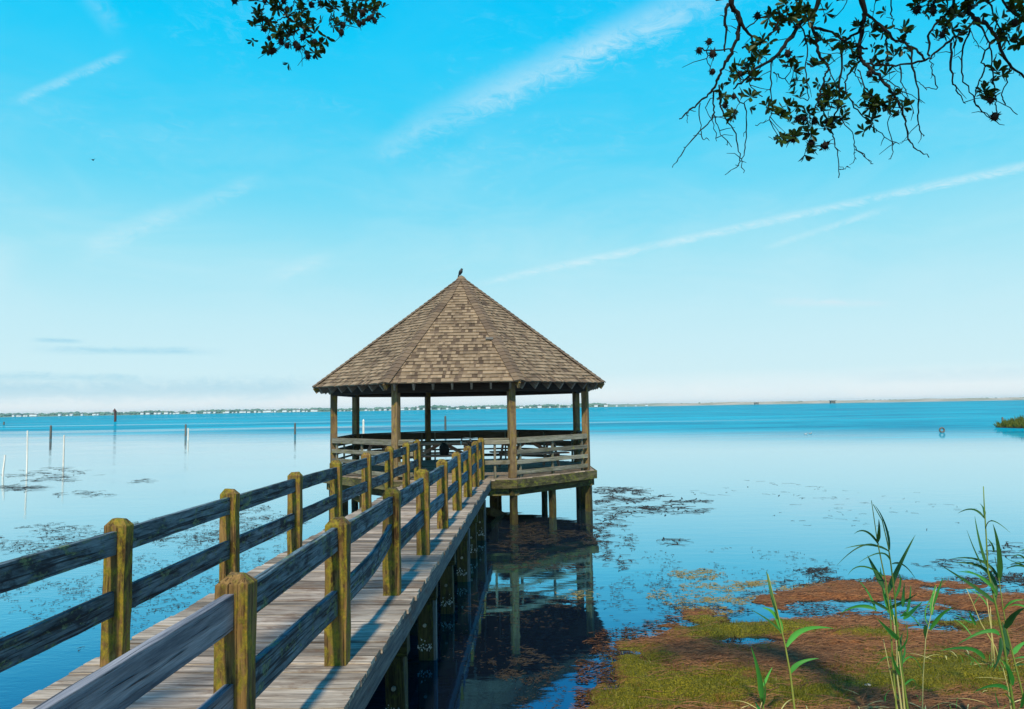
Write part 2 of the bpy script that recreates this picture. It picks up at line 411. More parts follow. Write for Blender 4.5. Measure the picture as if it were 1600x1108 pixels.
def nz3(x, y, s, seed=0): return mnoise.fractal(Vector((x*s, y*s, seed)), 1.0, 2.0, 4)
def ground_z(x, y):
    d = sdist(Vector((x, y)))
    d += .28*nz3(x, y, 1.7, 3.1)
    if d < 0: z = max(-1.2, d*.35)
    else: z = .055*min(1, d/.5)+.012*min(d, 3)
    z += .034*nz3(x, y, 2.3, 8) + .030*nz3(x*.55, y, 6.5, 2)*(1 if d < 1.6 else .6)
    for c, r in zip(pools, prad):
        q = ((x-c.x)/r[0])**2+((y-c.y)/r[1])**2
        if q < 4: z -= .11*math.exp(-q)
    if y < 5.6: z += .9*max(0, min(1, (5.6-y)/3.8))**1.3*max(0, min(1, (d+.2)/1.0))
    return z
def ground_mat():
    m, t, p = new_mat('shore_wrack')
    P = t.pos(); sp = t.n.new('ShaderNodeSeparateXYZ'); t.l.new(P, sp.inputs[0])
    fib = t.noise(t.vm('MULTIPLY', P, (9, 26, 9)), 1, 8, .7, 1.6); spk = t.noise(P, 60, 4, .7)
    brown = t.ramp(fib, [(.32, (.018, .007, .003)), (.5, (.18, .066, .020)), (.68, (.44, .185, .06))])
    grn = t.ramp(spk, [(.34, (.012, .014, .001)), (.5, (.13, .115, .004)), (.68, (.34, .27, .014))])
    f = t.attr('green', 'Fac')
    f2 = t.mr(t.math('ADD', f, t.math('MULTIPLY', t.math('SUBTRACT', t.noise(P, 3.2, 9, .78), .5), 3.0)), .22, .72)
    c = t.mix(f2, brown, grn)
    wet = t.mr(sp.outputs[2], -.02, .035, .35, 1)
    c = t.mix(t.mr(sp.outputs[2], -.03, .03, .7, 0), c, (.05, .028, .022))
    t.put(p, 'Base Color', c); p.inputs['Roughness'].default_value = .85; p.inputs['Specular IOR Level'].default_value = .2
    t.put(p, 'Normal', t.bump(t.math('ADD', fib, t.math('MULTIPLY', spk, .6)), .8, .02)); return m
M['ground'] = ground_mat()
green_px = [(1040, 1085, 130, 34), (1140, 1080, 120, 30), (1130, 985, 75, 22), (1210, 985, 60, 12), (1000, 1045, 50, 40), (1500, 1060, 130, 32), (1400, 1075, 120, 22), (1490, 975, 70, 20), (1255, 1095, 70, 22), (985, 1100, 80, 30), (1370, 998, 50, 8)]
GREEN = []
for (px, py, rx, ry) in green_px:
    c = on_z(px, py); GREEN.append((c.x, c.y, abs(on_z(px+rx, py).x-c.x), abs(on_z(px, py-ry).y-c.y)))
def greenness(x, y):
    g = 0
    for cx, cy, rx, ry in GREEN: g = max(g, math.exp(-(((x-cx)/rx)**2+((y-cy)/ry)**2)*.8))
    return g
def make_ground():
    xs = grid_lines(.2, 8.6, .055, 5200); ys = grid_lines(4.4, 13.4, .06, 5200)
    vs = []; gr = []
    for y in ys:
        for x in xs:
            if -16 < x < 16 and -25 < y < 20: z = ground_z(x, y); g = greenness(x, y)
            else: z = -1.2 if y > 3 or abs(x) > 29 else .9; g = 0
            vs.append((x, y, z)); gr.append(g)
    nx = len(xs); fs = [(j*nx+i, j*nx+i+1, (j+1)*nx+i+1, (j+1)*nx+i) for j in range(len(ys)-1) for i in range(nx-1)]
    me = bpy.data.meshes.new('ground'); me.from_pydata(vs, [], fs); me.materials.append(M['ground'])
    a = me.attributes.new('green', 'FLOAT', 'POINT'); a.data.foreach_set('value', gr)
    me.polygons.foreach_set('use_smooth', [True]*len(fs))
    o = bpy.data.objects.new('ground', me); col.objects.link(o); tag(o, kind='structure')
make_ground()
def shore_cover():
    st = MB(); gs = MB(); k = 0
    while k < 7500:
        px, py = random.uniform(920, 1640), random.uniform(905, 1130); p = on_z(px, py, .06)
        if sdist(p.xy) < -.1: continue
        g = greenness(p.x, p.y); z = ground_z(p.x, p.y)
        if z < .004: continue
        k += 1
        if g+.55*mnoise.noise(Vector((p.x*2.2, p.y*3.4, 6)))+.25*mnoise.noise(Vector((p.x*7, p.y*9, 2))) > random.uniform(.22, .7):
            for _ in range(3):
                x = p.x+random.gauss(0, .05); y = p.y+random.gauss(0, .05); h = random.uniform(.015, .05); a = random.uniform(0, 6.3); w = random.uniform(.002, .005)
                dx, dy = math.cos(a)*w, math.sin(a)*w; lx, ly = random.gauss(0, .018), random.gauss(0, .018)
                gs.add([(x-dx, y-dy, z-.005), (x+dx, y+dy, z-.005), (x+lx, y+ly, z+h)], [(0, 1, 2)])
        else:
            a = random.gauss(0, .55)+random.choice((0, 0, math.pi)); L = random.uniform(.08, .34); w = random.uniform(.0015, .0035); cv = random.gauss(0, .35)
            pts = []
            x, y = p.x, p.y
            for i in range(5):
                zz = max(ground_z(x, y) if i % 2 == 0 else pz, .0)+random.uniform(.004, .02); pz = zz-.01
                pts.append((x, y, zz)); x += math.cos(a)*L/4; y += math.sin(a)*L/4; a += cv/4
            vv = []; 
            for i, (x, y, zz) in enumerate(pts): vv += [(x, y-w, zz), (x, y+w, zz+.002)]
            st.add(vv, [(2*i, 2*i+2, 2*i+3, 2*i+1) for i in range(4)])
    k = 0
    while k < 3400:
        px, py = random.uniform(900, 1640), random.uniform(890, 1110); p = on_z(px, py); z = ground_z(p.x, p.y)
        if not -.13 < z < .012 or mnoise.noise(Vector((p.x*1.5, p.y*2.5, 3))) < -.1: continue
        k += 1; a = random.gauss(0, .7); L = random.uniform(.03, .13); w = random.uniform(.003, .008); dx, dy = math.cos(a)*L/2, math.sin(a)*L/2; zz = random.uniform(.004, .016)
        st.add([(p.x-dx, p.y-dy, zz), (p.x+dy*w/L*2, p.y-dx*w/L*2-.002, zz+.004), (p.x+dx, p.y+dy, zz), (p.x-dy*w/L*2, p.y+dx*w/L*2+.002, zz+.002)], [(0, 1, 2, 3)], tone=random.uniform(-.6, .6))
    tag(st.build('wrack_straw', M['straw']), 'loose brown straw washed up over the muddy shore', 'straw', kind='stuff')
    tag(gs.build('shore_grass', M['grass']), 'short yellow green grass and moss on the shore', 'grass', kind='stuff')
shore_cover()

# ------------------------------------------------------------------ floating weed
def weeds():
    mb = MB(); my = MB()
    def strand(m, p, L, w):
        a = random.gauss(0, .9); n = random.choice((3, 4)); x, y = p.x, p.y; vv = []; z = .004+random.uniform(0, .006)
        for i in range(n+1):
            ww = w*math.sin(math.pi*(i+.35)/(n+.7))*random.uniform(.6, 1.3)
            nx, ny = -math.sin(a)*ww, math.cos(a)*ww
            vv += [(x-nx, y-ny, z), (x+nx, y+ny, z+random.uniform(0, .006))]
            x += math.cos(a)*L/n; y += math.sin(a)*L/n; a += random.gauss(0, .5)
        m.add(vv, [(2*i, 2*i+2, 2*i+3, 2*i+1) for i in range(n)])
    def patch(m, cx, cy, rx, ry, n, L, w, seed, thr=0.0):
        k = 0; it = 0
        while k < n and it < n*12:
            it += 1
            r = math.sqrt(random.random()); th = random.uniform(0, 6.283)
            px = cx+rx*r*math.cos(th); py = cy+ry*r*math.sin(th)
            if mnoise.fractal(Vector((px/rx*2.2, py/ry*2.2, seed)), 1, 2, 4) < thr+(r-.6)*.5: continue
            p = on_z(px, py)
            if -2.9 < p.x < -1.1 and p.y < 17.5 and False: continue
            k += 1; strand(m, p, L*random.uniform(.3, 1.0), w*random.uniform(.2, .6))
    A = [(75, 741, 78, 13, 200, .7, .05), (30, 762, 40, 6, 120, .7, .05), (130, 773, 50, 6, 60, .5, .04), (215, 752, 30, 4, 25, .6, .05), (180, 838, 190, 24, 520, .28, .022), (60, 850, 120, 26, 360, .28, .022),
         (395, 812, 80, 22, 300, .3, .025), (330, 830, 130, 30, 300, .2, .016), (200, 900, 230, 60, 900, .12, .012), (380, 870, 110, 50, 600, .12, .012), (120, 960, 150, 70, 450, .10, .010),
         (1010, 784, 95, 11, 240, .5, .045), (1040, 797, 70, 7, 110, .5, .04), (965, 770, 40, 8, 120, .6, .05), (950, 800, 40, 25, 160, .5, .03), (960, 855, 30, 40, 200, .2, .02), (1045, 847, 22, 6, 30, .4, .03),
         (850, 838, 110, 22, 700, .26, .03), (850, 872, 100, 24, 380, .18, .02), (800, 925, 140, 50, 330, .10, .012), (800, 1000, 150, 80, 300, .07, .009), (880, 1075, 90, 60, 220, .06, .007),
         (1150, 905, 180, 50, 420, .10, .010), (1020, 930, 80, 70, 420, .10, .010), (1265, 893, 26, 6, 60, .3, .03), (1200, 770, 150, 20, 30, .5, .03), (1330, 800, 200, 40, 50, .3, .02),
         (1580, 868, 60, 20, 60, .4, .03), (1480, 880, 60, 8, 60, .3, .02), (1330, 912, 120, 14, 500, .2, .02), (1560, 905, 80, 14, 300, .2, .02), (985, 1010, 50, 30, 400, .09, .010), (960, 1060, 40, 45, 400, .08, .010), (950, 765, 60, 4, 80, .6, .03),
         (820, 1040, 60, 30, 300, .10, .012), (910, 945, 60, 10, 120, .1, .012)]
    for i, a in enumerate(A): patch(mb, *a, i*3.7)
    B = [(1085, 898, 45, 9, 300, .12, .014), (1120, 917, 60, 10, 240, .12, .012), (1175, 912, 35, 6, 120, .15, .014), (1060, 932, 60, 14, 240, .10, .011), (1150, 938, 60, 8, 240, .12, .014), (1100, 955, 60, 10, 300, .12, .014), (900, 930, 40, 8, 60, .12, .012), (1270, 920, 60, 8, 160, .15, .016)]
    for i, a in enumerate(B): patch(my, *a, 50+i*3.7, -.1)
    tag(mb.build('floating_weed', M['weed']), 'dark strands of weed drifting in patches on the water', 'weed', kind='stuff')
    tag(my.build('shallow_weed', M['weedy']), 'yellow brown weed tips breaking the shallow water near the shore', 'weed', kind='stuff')
weeds()

# ------------------------------------------------------------------ boardwalk
DZ = CAM_Z-1.67          # deck surface .98
SP = 1.83
XR, XL = -1.364, -2.87
EDGE_R, EDGE_L = -1.135, -3.06
Y0, Y1 = .25, 17.62
bw = empty('boardwalk', (-2.1, 2.0, 0), 'long weathered wooden boardwalk with two plank railings leading to the gazebo', 'boardwalk')
PY = [(1.73+i)*SP for i in range(-1, 9)]
PY[-1] = 17.5; PY[1] = 3.31
def post_mesh(x, y, z0, z1, w=.15):
    m = MB(); j = lambda: random.uniform(-.004, .004)
    h = z1-z0; ch = random.uniform(.035, .05); ins = random.uniform(.034, .044); n = 7
    vs = []; g = []; lx, ly = random.uniform(-.012, .012), random.uniform(-.01, .01)
    rings = [(i/n*(h-ch), w/2) for i in range(n+1)]+[(h, w/2-ins)]; wy = .105/w
    for (zz, r) in rings:
        for a, b in ((-1, -1), (1, -1), (1, 1), (-1, 1)):
            vs.append((x+a*r+j()+lx*zz/h, y+b*(r*wy if zz < h-.001 else r*wy*.9)+j()*.6+ly*zz/h, z0+zz+(j()*1.5 if zz > 0 else 0))); g.append((zz, a*r, b*r))
    fs = []
    for i in range(len(rings)-1):
        for k in range(4):
            k2 = (k+1) % 4; fs.append((i*4+k, i*4+k2, i*4+4+k2, i*4+4+k))
    fs.append((3, 2, 1, 0)); o = (len(rings)-1)*4; fs.append((o, o+1, o+2, o+3))
    m.add(vs, fs, g); return m
deckm = MB()
y = Y0; pw = .138; ipl = 0
while y < Y1-pw:
    w = pw+random.uniform(-.004, .004)
    e1 = EDGE_L+random.uniform(-.025, .02); e2 = EDGE_R+random.uniform(-.012, .014)
    dz = random.uniform(-.004, .004); sk = random.uniform(-.003, .003)
    deckm.beam((e1, y+w/2-sk, DZ-.019+dz), (e2, y+w/2+sk, DZ-.019+dz+random.uniform(-.003, .003)), w, .038, n=6, jit=.0018)
    y += w+random.uniform(.006, .013)
deckm.build('deck', M['deck'], bw)
m = MB(); m.beam((EDGE_R-.035, Y0, DZ-.145), (EDGE_R-.035, 6.2, DZ-.145), .04, .205, n=10, jit=.002)
m.beam((EDGE_R-.033, 6.204, DZ-.147), (EDGE_R-.035, 12.1, DZ-.145), .04, .205, n=10, jit=.002)
m.beam((EDGE_R-.035, 12.104, DZ-.145), (EDGE_R-.035, Y1-.02, DZ-.145), .04, .205, n=10, jit=.002); m.build('edge_board', M['stringer'], bw, bevel=.004)
m = MB(); m.beam((EDGE_L+.05, Y0, DZ-.145), (EDGE_L+.05, Y1-.02, DZ-.145), .04, .205, n=20, jit=.002); m.build('edge_board', M['stringer'], bw, bevel=.004)
for xx in (-1.75, -2.35):
    m = MB(); m.beam((xx, Y0, DZ-.145), (xx, Y1-.02, DZ-.145), .05, .2); m.build('joist', M['beam'], bw)
for side, X in (('r', XR), ('l', XL)):
    for i, py_ in enumerate(PY):
        post_mesh(X+random.uniform(-.006, .006), py_, DZ-.3, DZ+.965+random.uniform(-.012, .012)).build('railing_post', M['post'], bw, bevel=.0035)
    for i in range(-1, len(PY)-1):
        a = PY[i]+.045 if i >= 0 else -.4; b = PY[i+1]-.045
        for zt, hh in ((.885, .155), (.495, .165)):
            m = MB(); bend = None
            jz0, jz1 = random.uniform(-.012, .012), random.uniform(-.012, .012)
            if side == 'r' and i == 2 and zt < .6: bend = lambda t: .14*t**3.2; jz1 = 0
            elif random.random() < .5:
                s_ = random.uniform(-.009, .009); bend = (lambda s_: (lambda t: s_*math.sin(math.pi*t)))(s_)
            if i < 0 and zt < .6 and side == 'r': jz0 = -.05
            m.beam((X+random.uniform(-.006, .006), a, DZ+zt-hh/2+jz0), (X+random.uniform(-.006, .006), b, DZ+zt-hh/2+jz1), .042, hh, n=12, jit=.0014, bend=bend)
            new = (side == 'r' and i <= 0)
            m.build('rail', M['newrail' if new else 'rail'], bw, bevel=.003)
# pilings, caps
for i, py_ in enumerate(PY[:-1]):
    yy = py_-.28
    if yy < 1.5: continue
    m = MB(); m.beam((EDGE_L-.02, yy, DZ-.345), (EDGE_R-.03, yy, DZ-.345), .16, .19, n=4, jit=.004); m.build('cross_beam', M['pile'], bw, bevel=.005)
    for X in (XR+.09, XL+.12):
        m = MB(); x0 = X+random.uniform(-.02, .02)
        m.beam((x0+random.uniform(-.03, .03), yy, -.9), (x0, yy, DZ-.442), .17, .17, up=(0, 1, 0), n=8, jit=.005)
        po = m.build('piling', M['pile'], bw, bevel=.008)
        if X > -2:
            b = MB(); b.tube([(x0, yy-.088, .38), (x0, yy-.112, .38)], .02, 8); b.build('bolt', M['bolt'], po)
            b = MB()
            for _ in range(60):
                r = random.uniform(.004, .010); f = random.choice((0, 0, 1))
                q = (x0+random.uniform(-.08, .08), yy-.087) if f == 0 else (x0+.087, yy+random.uniform(-.08, .08))
                b.ellipsoid((q[0], q[1], .10+abs(random.gauss(0, .06))), (r, r, r*1.1), 5, 3)
            tag(b.build('barnacles', M['barn'], po), kind='stuff')
            if i % 2 == 0:
                b = MB(); b.beam((x0+.105, yy-.05, -.6), (x0+.105, yy-.02, DZ-.25), .035, .09, up=(0, 1, 0), n=4, jit=.003); b.build('side_board', M['stringer'], bw)

# ------------------------------------------------------------------ gazebo
GX, GY, DEL = -2.14, 21.05, R_(2.0)
gz = empty('gazebo', (GX, GY, 0), 'open eight sided wooden gazebo on stilts with a pointed brown shingle roof', 'gazebo')
def gp(k, r, z):                    # corner k of the octagon (0 and 7 flank the front face)
    t = R_(-22.5+45*k)+DEL
    return Vector((GX+r*math.sin(t), GY-r*math.cos(t), z))
RP, RF, RE = 3.68, 3.88, 4.14
EZ, AZ = CAM_Z+.62, CAM_Z+3.77
# floor
m = MB(); oct_ = [gp(k, RF-.03, 0) for k in range(8)]
yy = GY-RF
while yy < GY+RF:
    xs = []
    for k in range(8):
        a = oct_[k]; b = oct_[(k+1) % 8]; yc = yy+.07
        if (a.y-yc)*(b.y-yc) < 0: xs.append(a.x+(b.x-a.x)*(yc-a.y)/(b.y-a.y))
    if len(xs) >= 2: m.beam((min(xs)+.02, yy+.07, DZ-.02), (max(xs)-.02, yy+.07, DZ-.02), .138, .038)
    yy += .145
m.build('floor_deck', M['deck'], gz)
for k in range(8):
    a = gp(k, RF, DZ-.115); b = gp(k+1, RF, DZ-.115)
    m = MB(); m.beam(a, b, .045, .205, n=8, jit=.003); m.build('fascia_board', M['moss'], gz, bevel=.005)
    a = gp(k, RP+.02, DZ-.315); b = gp(k+1, RP+.02, DZ-.315); d = (b-a).normalized()*.12
    m = MB(); m.beam(a-d, b+d, .10, .165, n=3, jit=.003); m.build('floor_beam', M['pile' if k % 2 else 'moss'], gz)
    m = MB(); p = gp(k, RP-.02, 0); q = p.copy(); p.z = -.9; q.z = DZ-.24
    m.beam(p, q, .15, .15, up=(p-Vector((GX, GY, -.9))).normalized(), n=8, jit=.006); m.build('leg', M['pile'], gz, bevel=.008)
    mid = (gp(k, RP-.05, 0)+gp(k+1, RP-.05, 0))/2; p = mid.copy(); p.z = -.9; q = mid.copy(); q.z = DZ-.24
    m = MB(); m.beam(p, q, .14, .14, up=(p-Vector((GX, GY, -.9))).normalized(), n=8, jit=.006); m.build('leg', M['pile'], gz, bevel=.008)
for a, b in ((0, 4), (7, 3), (1, 3), (6, 4), (0, 3), (7, 4)):
    m = MB(); m.beam(gp(a, RP-.2, DZ-.16), gp(b, RP-.2, DZ-.16), .05, .2); m.build('floor_joist', M['beam'], gz)
for (dx, dy) in ((-.9, -.9), (.9, -.9), (-.9, .9), (.9, .9)):
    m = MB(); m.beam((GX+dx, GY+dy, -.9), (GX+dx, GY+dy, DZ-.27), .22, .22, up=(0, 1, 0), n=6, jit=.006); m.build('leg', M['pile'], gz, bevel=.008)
m = MB(); m.beam(on_y(762, 799, 18.6), on_y(800, 812, 20.2), .16, .2); m.build('brace', M['pile'], gz)
m = MB(); m.beam(gp(0, RP-.1, .15), gp(7, RP-.1, .75), .05, .14); m.build('brace', M['pile'], gz)
# posts + ring beam
for k in range(8):
    a = gp(k, RP-.06, DZ+.002); b = gp(k, RP-.06, EZ+.02); out = (a-Vector((GX, GY, a.z))).normalized()
    m = MB(); m.beam(a, b, .165, .165, up=out, n=8, jit=.003); m.build('post', M['gpost'], gz, bevel=.008)
    a = gp(k, RP-.02, EZ-.09); b = gp(k+1, RP-.02, EZ-.09)
    m = MB(); m.beam(a, b, .09, .26); m.build('ring_beam', M['shaded_beam'], gz)
# railing panels
def rail_panel(a, b, nb=4, back=False, only=None):
    a = Vector(a); b = Vector(b); d = (b-a); L = d.length; d.normalize(); o = (((a+b)/2)-Vector((GX, GY, a.z))); o.z = 0; o.normalize()
    root = None; m = MB()
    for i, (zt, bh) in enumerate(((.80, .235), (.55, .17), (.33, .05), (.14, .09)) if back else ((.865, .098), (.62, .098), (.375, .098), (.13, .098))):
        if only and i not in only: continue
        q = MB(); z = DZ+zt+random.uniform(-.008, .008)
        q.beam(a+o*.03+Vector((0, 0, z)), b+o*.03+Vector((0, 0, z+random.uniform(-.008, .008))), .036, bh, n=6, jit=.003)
        q.build('rail_board', M['beam' if back else 'grail'], gz, bevel=.004)  # back boards and cap: interior shade painted in with a darker wood
    nbal = 3 if L > 1.5 else 1
    for i in range(nbal):
        t = (.06+.44*i*2/ (nbal-1)) if nbal > 1 else .5
        c = a+d*(L*t)-o*.015; q = MB(); q.beam(c+Vector((0, 0, DZ)), c+Vector((0, 0, DZ+.9)), .05, .045, up=o); q.build('baluster', M['grail'], gz)
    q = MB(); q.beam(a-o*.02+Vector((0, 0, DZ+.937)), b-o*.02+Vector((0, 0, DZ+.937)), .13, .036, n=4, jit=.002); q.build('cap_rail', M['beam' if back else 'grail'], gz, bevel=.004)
for k in range(8):
    a = gp(k, RP, 0); b = gp(k+1, RP, 0)
    if k == 0: pass
    d = (b-a).normalized()
    if k == 0:
        L = (b-a).length
        rail_panel(a+d*.09, a+d*.45); rail_panel(b-d*.78, b-d*.09, only=(0, 2))
    else: rail_panel(a+d*.09, b-d*.09, back=k in (2, 3, 4, 5, 6))
    # perimeter seat with its back board inside the back faces
# roof
def roof():
    sh = MB(); apex = Vector((GX, GY, AZ))
    for k in range(8):
        A = gp(k, RE, EZ); B = gp(k+1, RE, EZ); mid = (A+B)/2; wx = (B-A).normalized(); W = (B-A).length
        up = apex-mid; L = up.length; up.normalize(); nn = wx.cross(up).normalized()
        if nn.z < 0: nn = -nn
        sh.add([A, B, apex, A-nn*.03, B-nn*.03, apex-nn*.03], [(0, 1, 2), (5, 4, 3), (0, 3, 4, 1)], tone=.2)
        nc = 36; ex = L/nc
        def P(x, s, h): return mid+wx*x+up*s+nn*h
        for i in range(nc):
            s0 = i*ex-(.02 if i == 0 else 0); s1 = min(L, (i+1)*ex+.03)
            w0 = W/2*(1-max(0, s0)/L)+.004; w1 = W/2*(1-s1/L)
            x = -w0-random.uniform(0, .2)
            while x < w0:
                tw = random.uniform(.045, .12); xa, xb = x, x+tw; x += tw
                thick = random.random() < .66
                h = (.034 if thick else .016)+random.uniform(0, .003); j = random.uniform(-.004, .004)
                a0, b0 = max(xa, -w0), min(xb, w0)
                if b0-a0 < .008: continue
                a1, b1 = max(min(a0, w1), -w1), min(max(b0, -w1), w1)
                tn = random.uniform(.38, 1) if thick else random.uniform(.0, .55)
                v = [P(a0, s0+j, h), P(b0, s0+j, h), P(b1, s1, .004), P(a1, s1, .004), P(a0, s0+j, -.002), P(b0, s0+j, -.002)]
                sh.add(v, [(0, 1, 2, 3), (4, 5, 1, 0), (4, 0, 3), (5, 2, 1)], tone=tn)
    ro = sh.build('roof', M['shingle'], gz)
    for k in range(8):
        h = MB(); E_ = gp(k, RE+.015, EZ); hv = (apex-E_); L = hv.length; hv.normalize()
        rad = (E_-Vector((GX, GY, EZ))).normalized(); tg = Vector((-rad.y, rad.x, 0)); nn = tg.cross(hv).normalized()
        if nn.z < 0: nn = -nn
        n = 34; ex = L/n
        for i in range(n):
            s0 = i*ex; s1 = min((i+1)*ex+.02, L); w = .15*(min(1, (L-s0)/1.2)*.75+.25)
            drop = w*math.tan(R_(12)); h0 = .046; h1 = .030; jj = random.uniform(-.006, .006)
            v = []
            for s, hh in ((s0+jj, h0), (s1, h1)):
                c = E_+hv*s
                v += [c+tg*w-nn*(drop-hh), c+nn*(hh+.004), c-tg*w-nn*(drop-hh)]
            v += [v[0]-nn*.02, v[1]-nn*.02, v[2]-nn*.02]
            h.add(v, [(0, 1, 4, 3), (1, 2, 5, 4), (6, 7, 1, 0), (7, 8, 2, 1)], tone=random.uniform(.24, .46))
        h.build('hip_cap', M['shingle'], ro)
    if True:
        c = MB(); c.tube([(GX, GY, AZ-.06), (GX, GY, AZ+.02), (GX, GY, AZ+.06)], [.16, .09, .02], 8, tone=.5); c.build('apex_cap', M['shingle'], ro)
    for k in range(8):                 # rafters
        A = gp(k, RE, EZ); B = gp(k+1, RE, EZ); mid = (A+B)/2; wx = (B-A).normalized(); W = (B-A).length
        up = (apex-mid); L = up.length; up.normalize(); nn = wx.cross(up).normalized()
        if nn.z < 0: nn = -nn
        for i in range(7):
            x = W*(-.43+.86*i/6)
            s1 = min(2.2, L*(1-abs(x)*2/W)*.97)
            q = MB(); p0 = mid+wx*x+up*.0-nn*.125; p1 = mid+wx*x+up*max(s1, .3)-nn*.125
            q.beam(p0, p1, .045, .19, up=nn); q.build('rafter', M['rafter'], gz)
        q = MB(); q.beam(gp(k, RE-.02, EZ-.10), apex-Vector((0, 0, .25)), .05, .16); q.build('hip_rafter', M['gpost'], gz)
    p = MB(); c = on_y(786, 551, 18.3)
    A = gp(1, RE, EZ); f = (apex-A).normalized(); c = A+f*1.75+Vector((-.10, -.01, .075))
    p.beam(c, c+Vector((-.19, 0, .004)), .10, .01, up=(0, -.6, .8)); p.build('patch_shingle', M['oldpost'], ro)
roof()

# ------------------------------------------------------------------ things in the gazebo
def picnic_table(x, y, rz, label):
    r = empty('picnic_table', (x, y, DZ), label, 'picnic table', 'picnic tables inside the gazebo')
    Rm = Matrix.Rotation(rz, 4, 'Z'); T = lambda p: Rm @ Vector(p) + Vector((x, y, DZ))
    m = MB()
    for i in range(5): yy = -.3+.15*i; m.beam(T((-.9, yy, .73)), T((.9, yy, .73)), .14, .04)
    m.build('tabletop', M['table'], r)
    for s in (-1, 1):
        m = MB()
        for i in range(2): yy = s*(.58+.15*i); m.beam(T((-.9, yy, .43)), T((.9, yy, .43)), .14, .04)
        m.build('bench_seat', M['table'], r)
        m = MB(); m.beam(T((s*.62, -.74, .39)), T((s*.62, .74, .39)), .04, .09); m.build('seat_bearer', M['table'], r)
        m = MB(); m.beam(T((s*.62, -.34, .67)), T((s*.62, .34, .67)), .04, .09); m.build('top_bearer', M['table'], r)
        for q in (-1, 1):
            m = MB(); m.beam(T((s*.665, q*.62, .0)), T((s*.665, q*.24, .70)), .04, .09); m.build('leg', M['table'], r)
        m = MB(); m.beam(T((s*.60, 0, .42)), T((s*.1, 0, .70)), .04, .09); m.build('brace', M['table'], r)
picnic_table(GX+1.85, GY-.35, R_(20), 'pinkish brown picnic table behind the right front railing')
picnic_table(GX-.5, GY-.75, R_(2), 'shaded picnic table just inside the gazebo entrance with a black bag on its bench')
picnic_table(GX-2.3, GY+.95, R_(76), 'picnic table half hidden behind the left front railing')
def bicycle():
    hb = on_y(736, 686, 19.1); x0, y0 = hb.x, hb.y-.42
    r = empty('bicycle', (x0, y0, DZ), 'bicycle seen end on with bright bent handlebars, behind the last right railing posts', 'bicycle')
    T = lambda x, z, y=0: Vector((x0-y, y0+x, DZ+z))
    for wx in (-.5, .52):
        m = MB(); n = 28; m.tube([T(wx+.32*math.cos(6.2832*i/n), .335+.32*math.sin(6.2832*i/n)) for i in range(n+1)], .018, 6, cap=False)
        w = m.build('wheel', M['rubber'], r)
        m = MB(); m.tube([T(wx+.295*math.cos(6.2832*i/n), .335+.295*math.sin(6.2832*i/n)) for i in range(n+1)], .008, 5, cap=False)
        for i in range(16): a = 6.2832*i/16; m.tube([T(wx, .335), T(wx+.295*math.cos(a), .335+.295*math.sin(a))], .0015, 3)
        m.build('rim', M['steel'], w)
    m = MB()
    for a, b in (((-.5, .335), (-.08, .30)), ((-.08, .30), (-.2, .80)), ((-.5, .335), (-.17, .72)), ((-.18, .72), (.38, .76)), ((-.08, .30), (.40, .66)), ((.37, .80), (.43, .60)), ((.43, .60), (.52, .335))):
        m.tube([T(*a), T(*b)], .017, 7)
    m.build('frame', M['rubber'], r)
    m = MB(); m.ellipsoid(T(-.22, .83), (.07, .13, .03)); m.build('saddle', M['cloth'], r)
    m = MB(); m.tube([T(.36, .80), T(.34, .88)], .016, 6)
    m.tube([T(.12, .76, .22), T(.16, .84, .23), T(.24, .92, .21), T(.34, .93, .16), T(.36, .91, .03), T(.36, .90, -.03), T(.34, .92, -.16), T(.24, .91, -.21)], .017, 6)
    m.build('handlebar', M['steel'], r)
    m = MB(); m.tube([T(.24, .91, -.21), T(.12, .88, -.23)], .022, 7); m.build('grip', M['cloth'], r)
bicycle()
def bag():
    x, y = GX-.5-.02, GY-.75-.66; c = on_y(694, 710, y); x = c.x; z = DZ+.452
    m = MB(); m.tube([(x, y, z), (x, y, z+.03), (x+.01, y, z+.14), (x-.01, y, z+.24), (x-.01, y, z+.30), (x-.01, y, z+.33)], [.09, .12, .14, .12, .06, .02], 10)
    m.tube([(x-.06, y-.05, z+.26), (x-.04, y-.05, z+.37), (x+.04, y-.05, z+.37), (x+.06, y-.05, z+.25)], .009, 5)
    tag(m.build('bag', M['cloth'], None, True, origin=(x, y, z)), 'black bag sitting on the picnic bench inside the entrance', 'bag')
bag()

# ------------------------------------------------------------------ birds
def perched_bird():
    b = Vector((GX-.02, GY, AZ+.045)); m = MB()
    q = lambda x, z: b+Vector((x*.85, 0, z*.85))
    m.tube([q(-.095, -.05), q(-.075, .0), q(-.05, .05), q(-.015, .11), q(.012, .165), q(.028, .20), q(.034, .225), q(.045, .243), q(.055, .258)], [.010, .018, .028, .052, .056, .040, .033, .034, .014], 10)
    m.tube([q(.055, .236), q(.088, .232)], [.012, .002], 6)
    m.tube([q(.0, .10)+Vector((0, .02, 0)), q(.01, .0)+Vector((0, .02, 0))], .006, 5); m.tube([q(.0, .10)-Vector((0, .02, 0)), q(.01, .0)-Vector((0, .02, 0))], .006, 5)
    o = m.build('bird', M['black'], None, smooth=True, origin=b); tag(o, 'black bird perched upright on the tip of the gazebo roof', 'bird')
perched_bird()
def flying_bird():
    c = on_y(145, 250, 60); m = MB(); m.ellipsoid(c, (.06, .16, .05))
    for s in (-1, 1): m.add([c+Vector((0, -.06, .01)), c+Vector((0, .06, .01)), c+Vector((s*.2, .03, .09)), c+Vector((s*.36, -.05, .03)), c+Vector((s*.18, -.04, .08))], [(0, 1, 2, 4), (4, 2, 3), (4, 2, 1, 0), (3, 2, 4)])
    tag(m.build('bird', M['black'], None, origin=c), 'tiny dark bird flying in the open sky on the left', 'bird')
flying_bird()

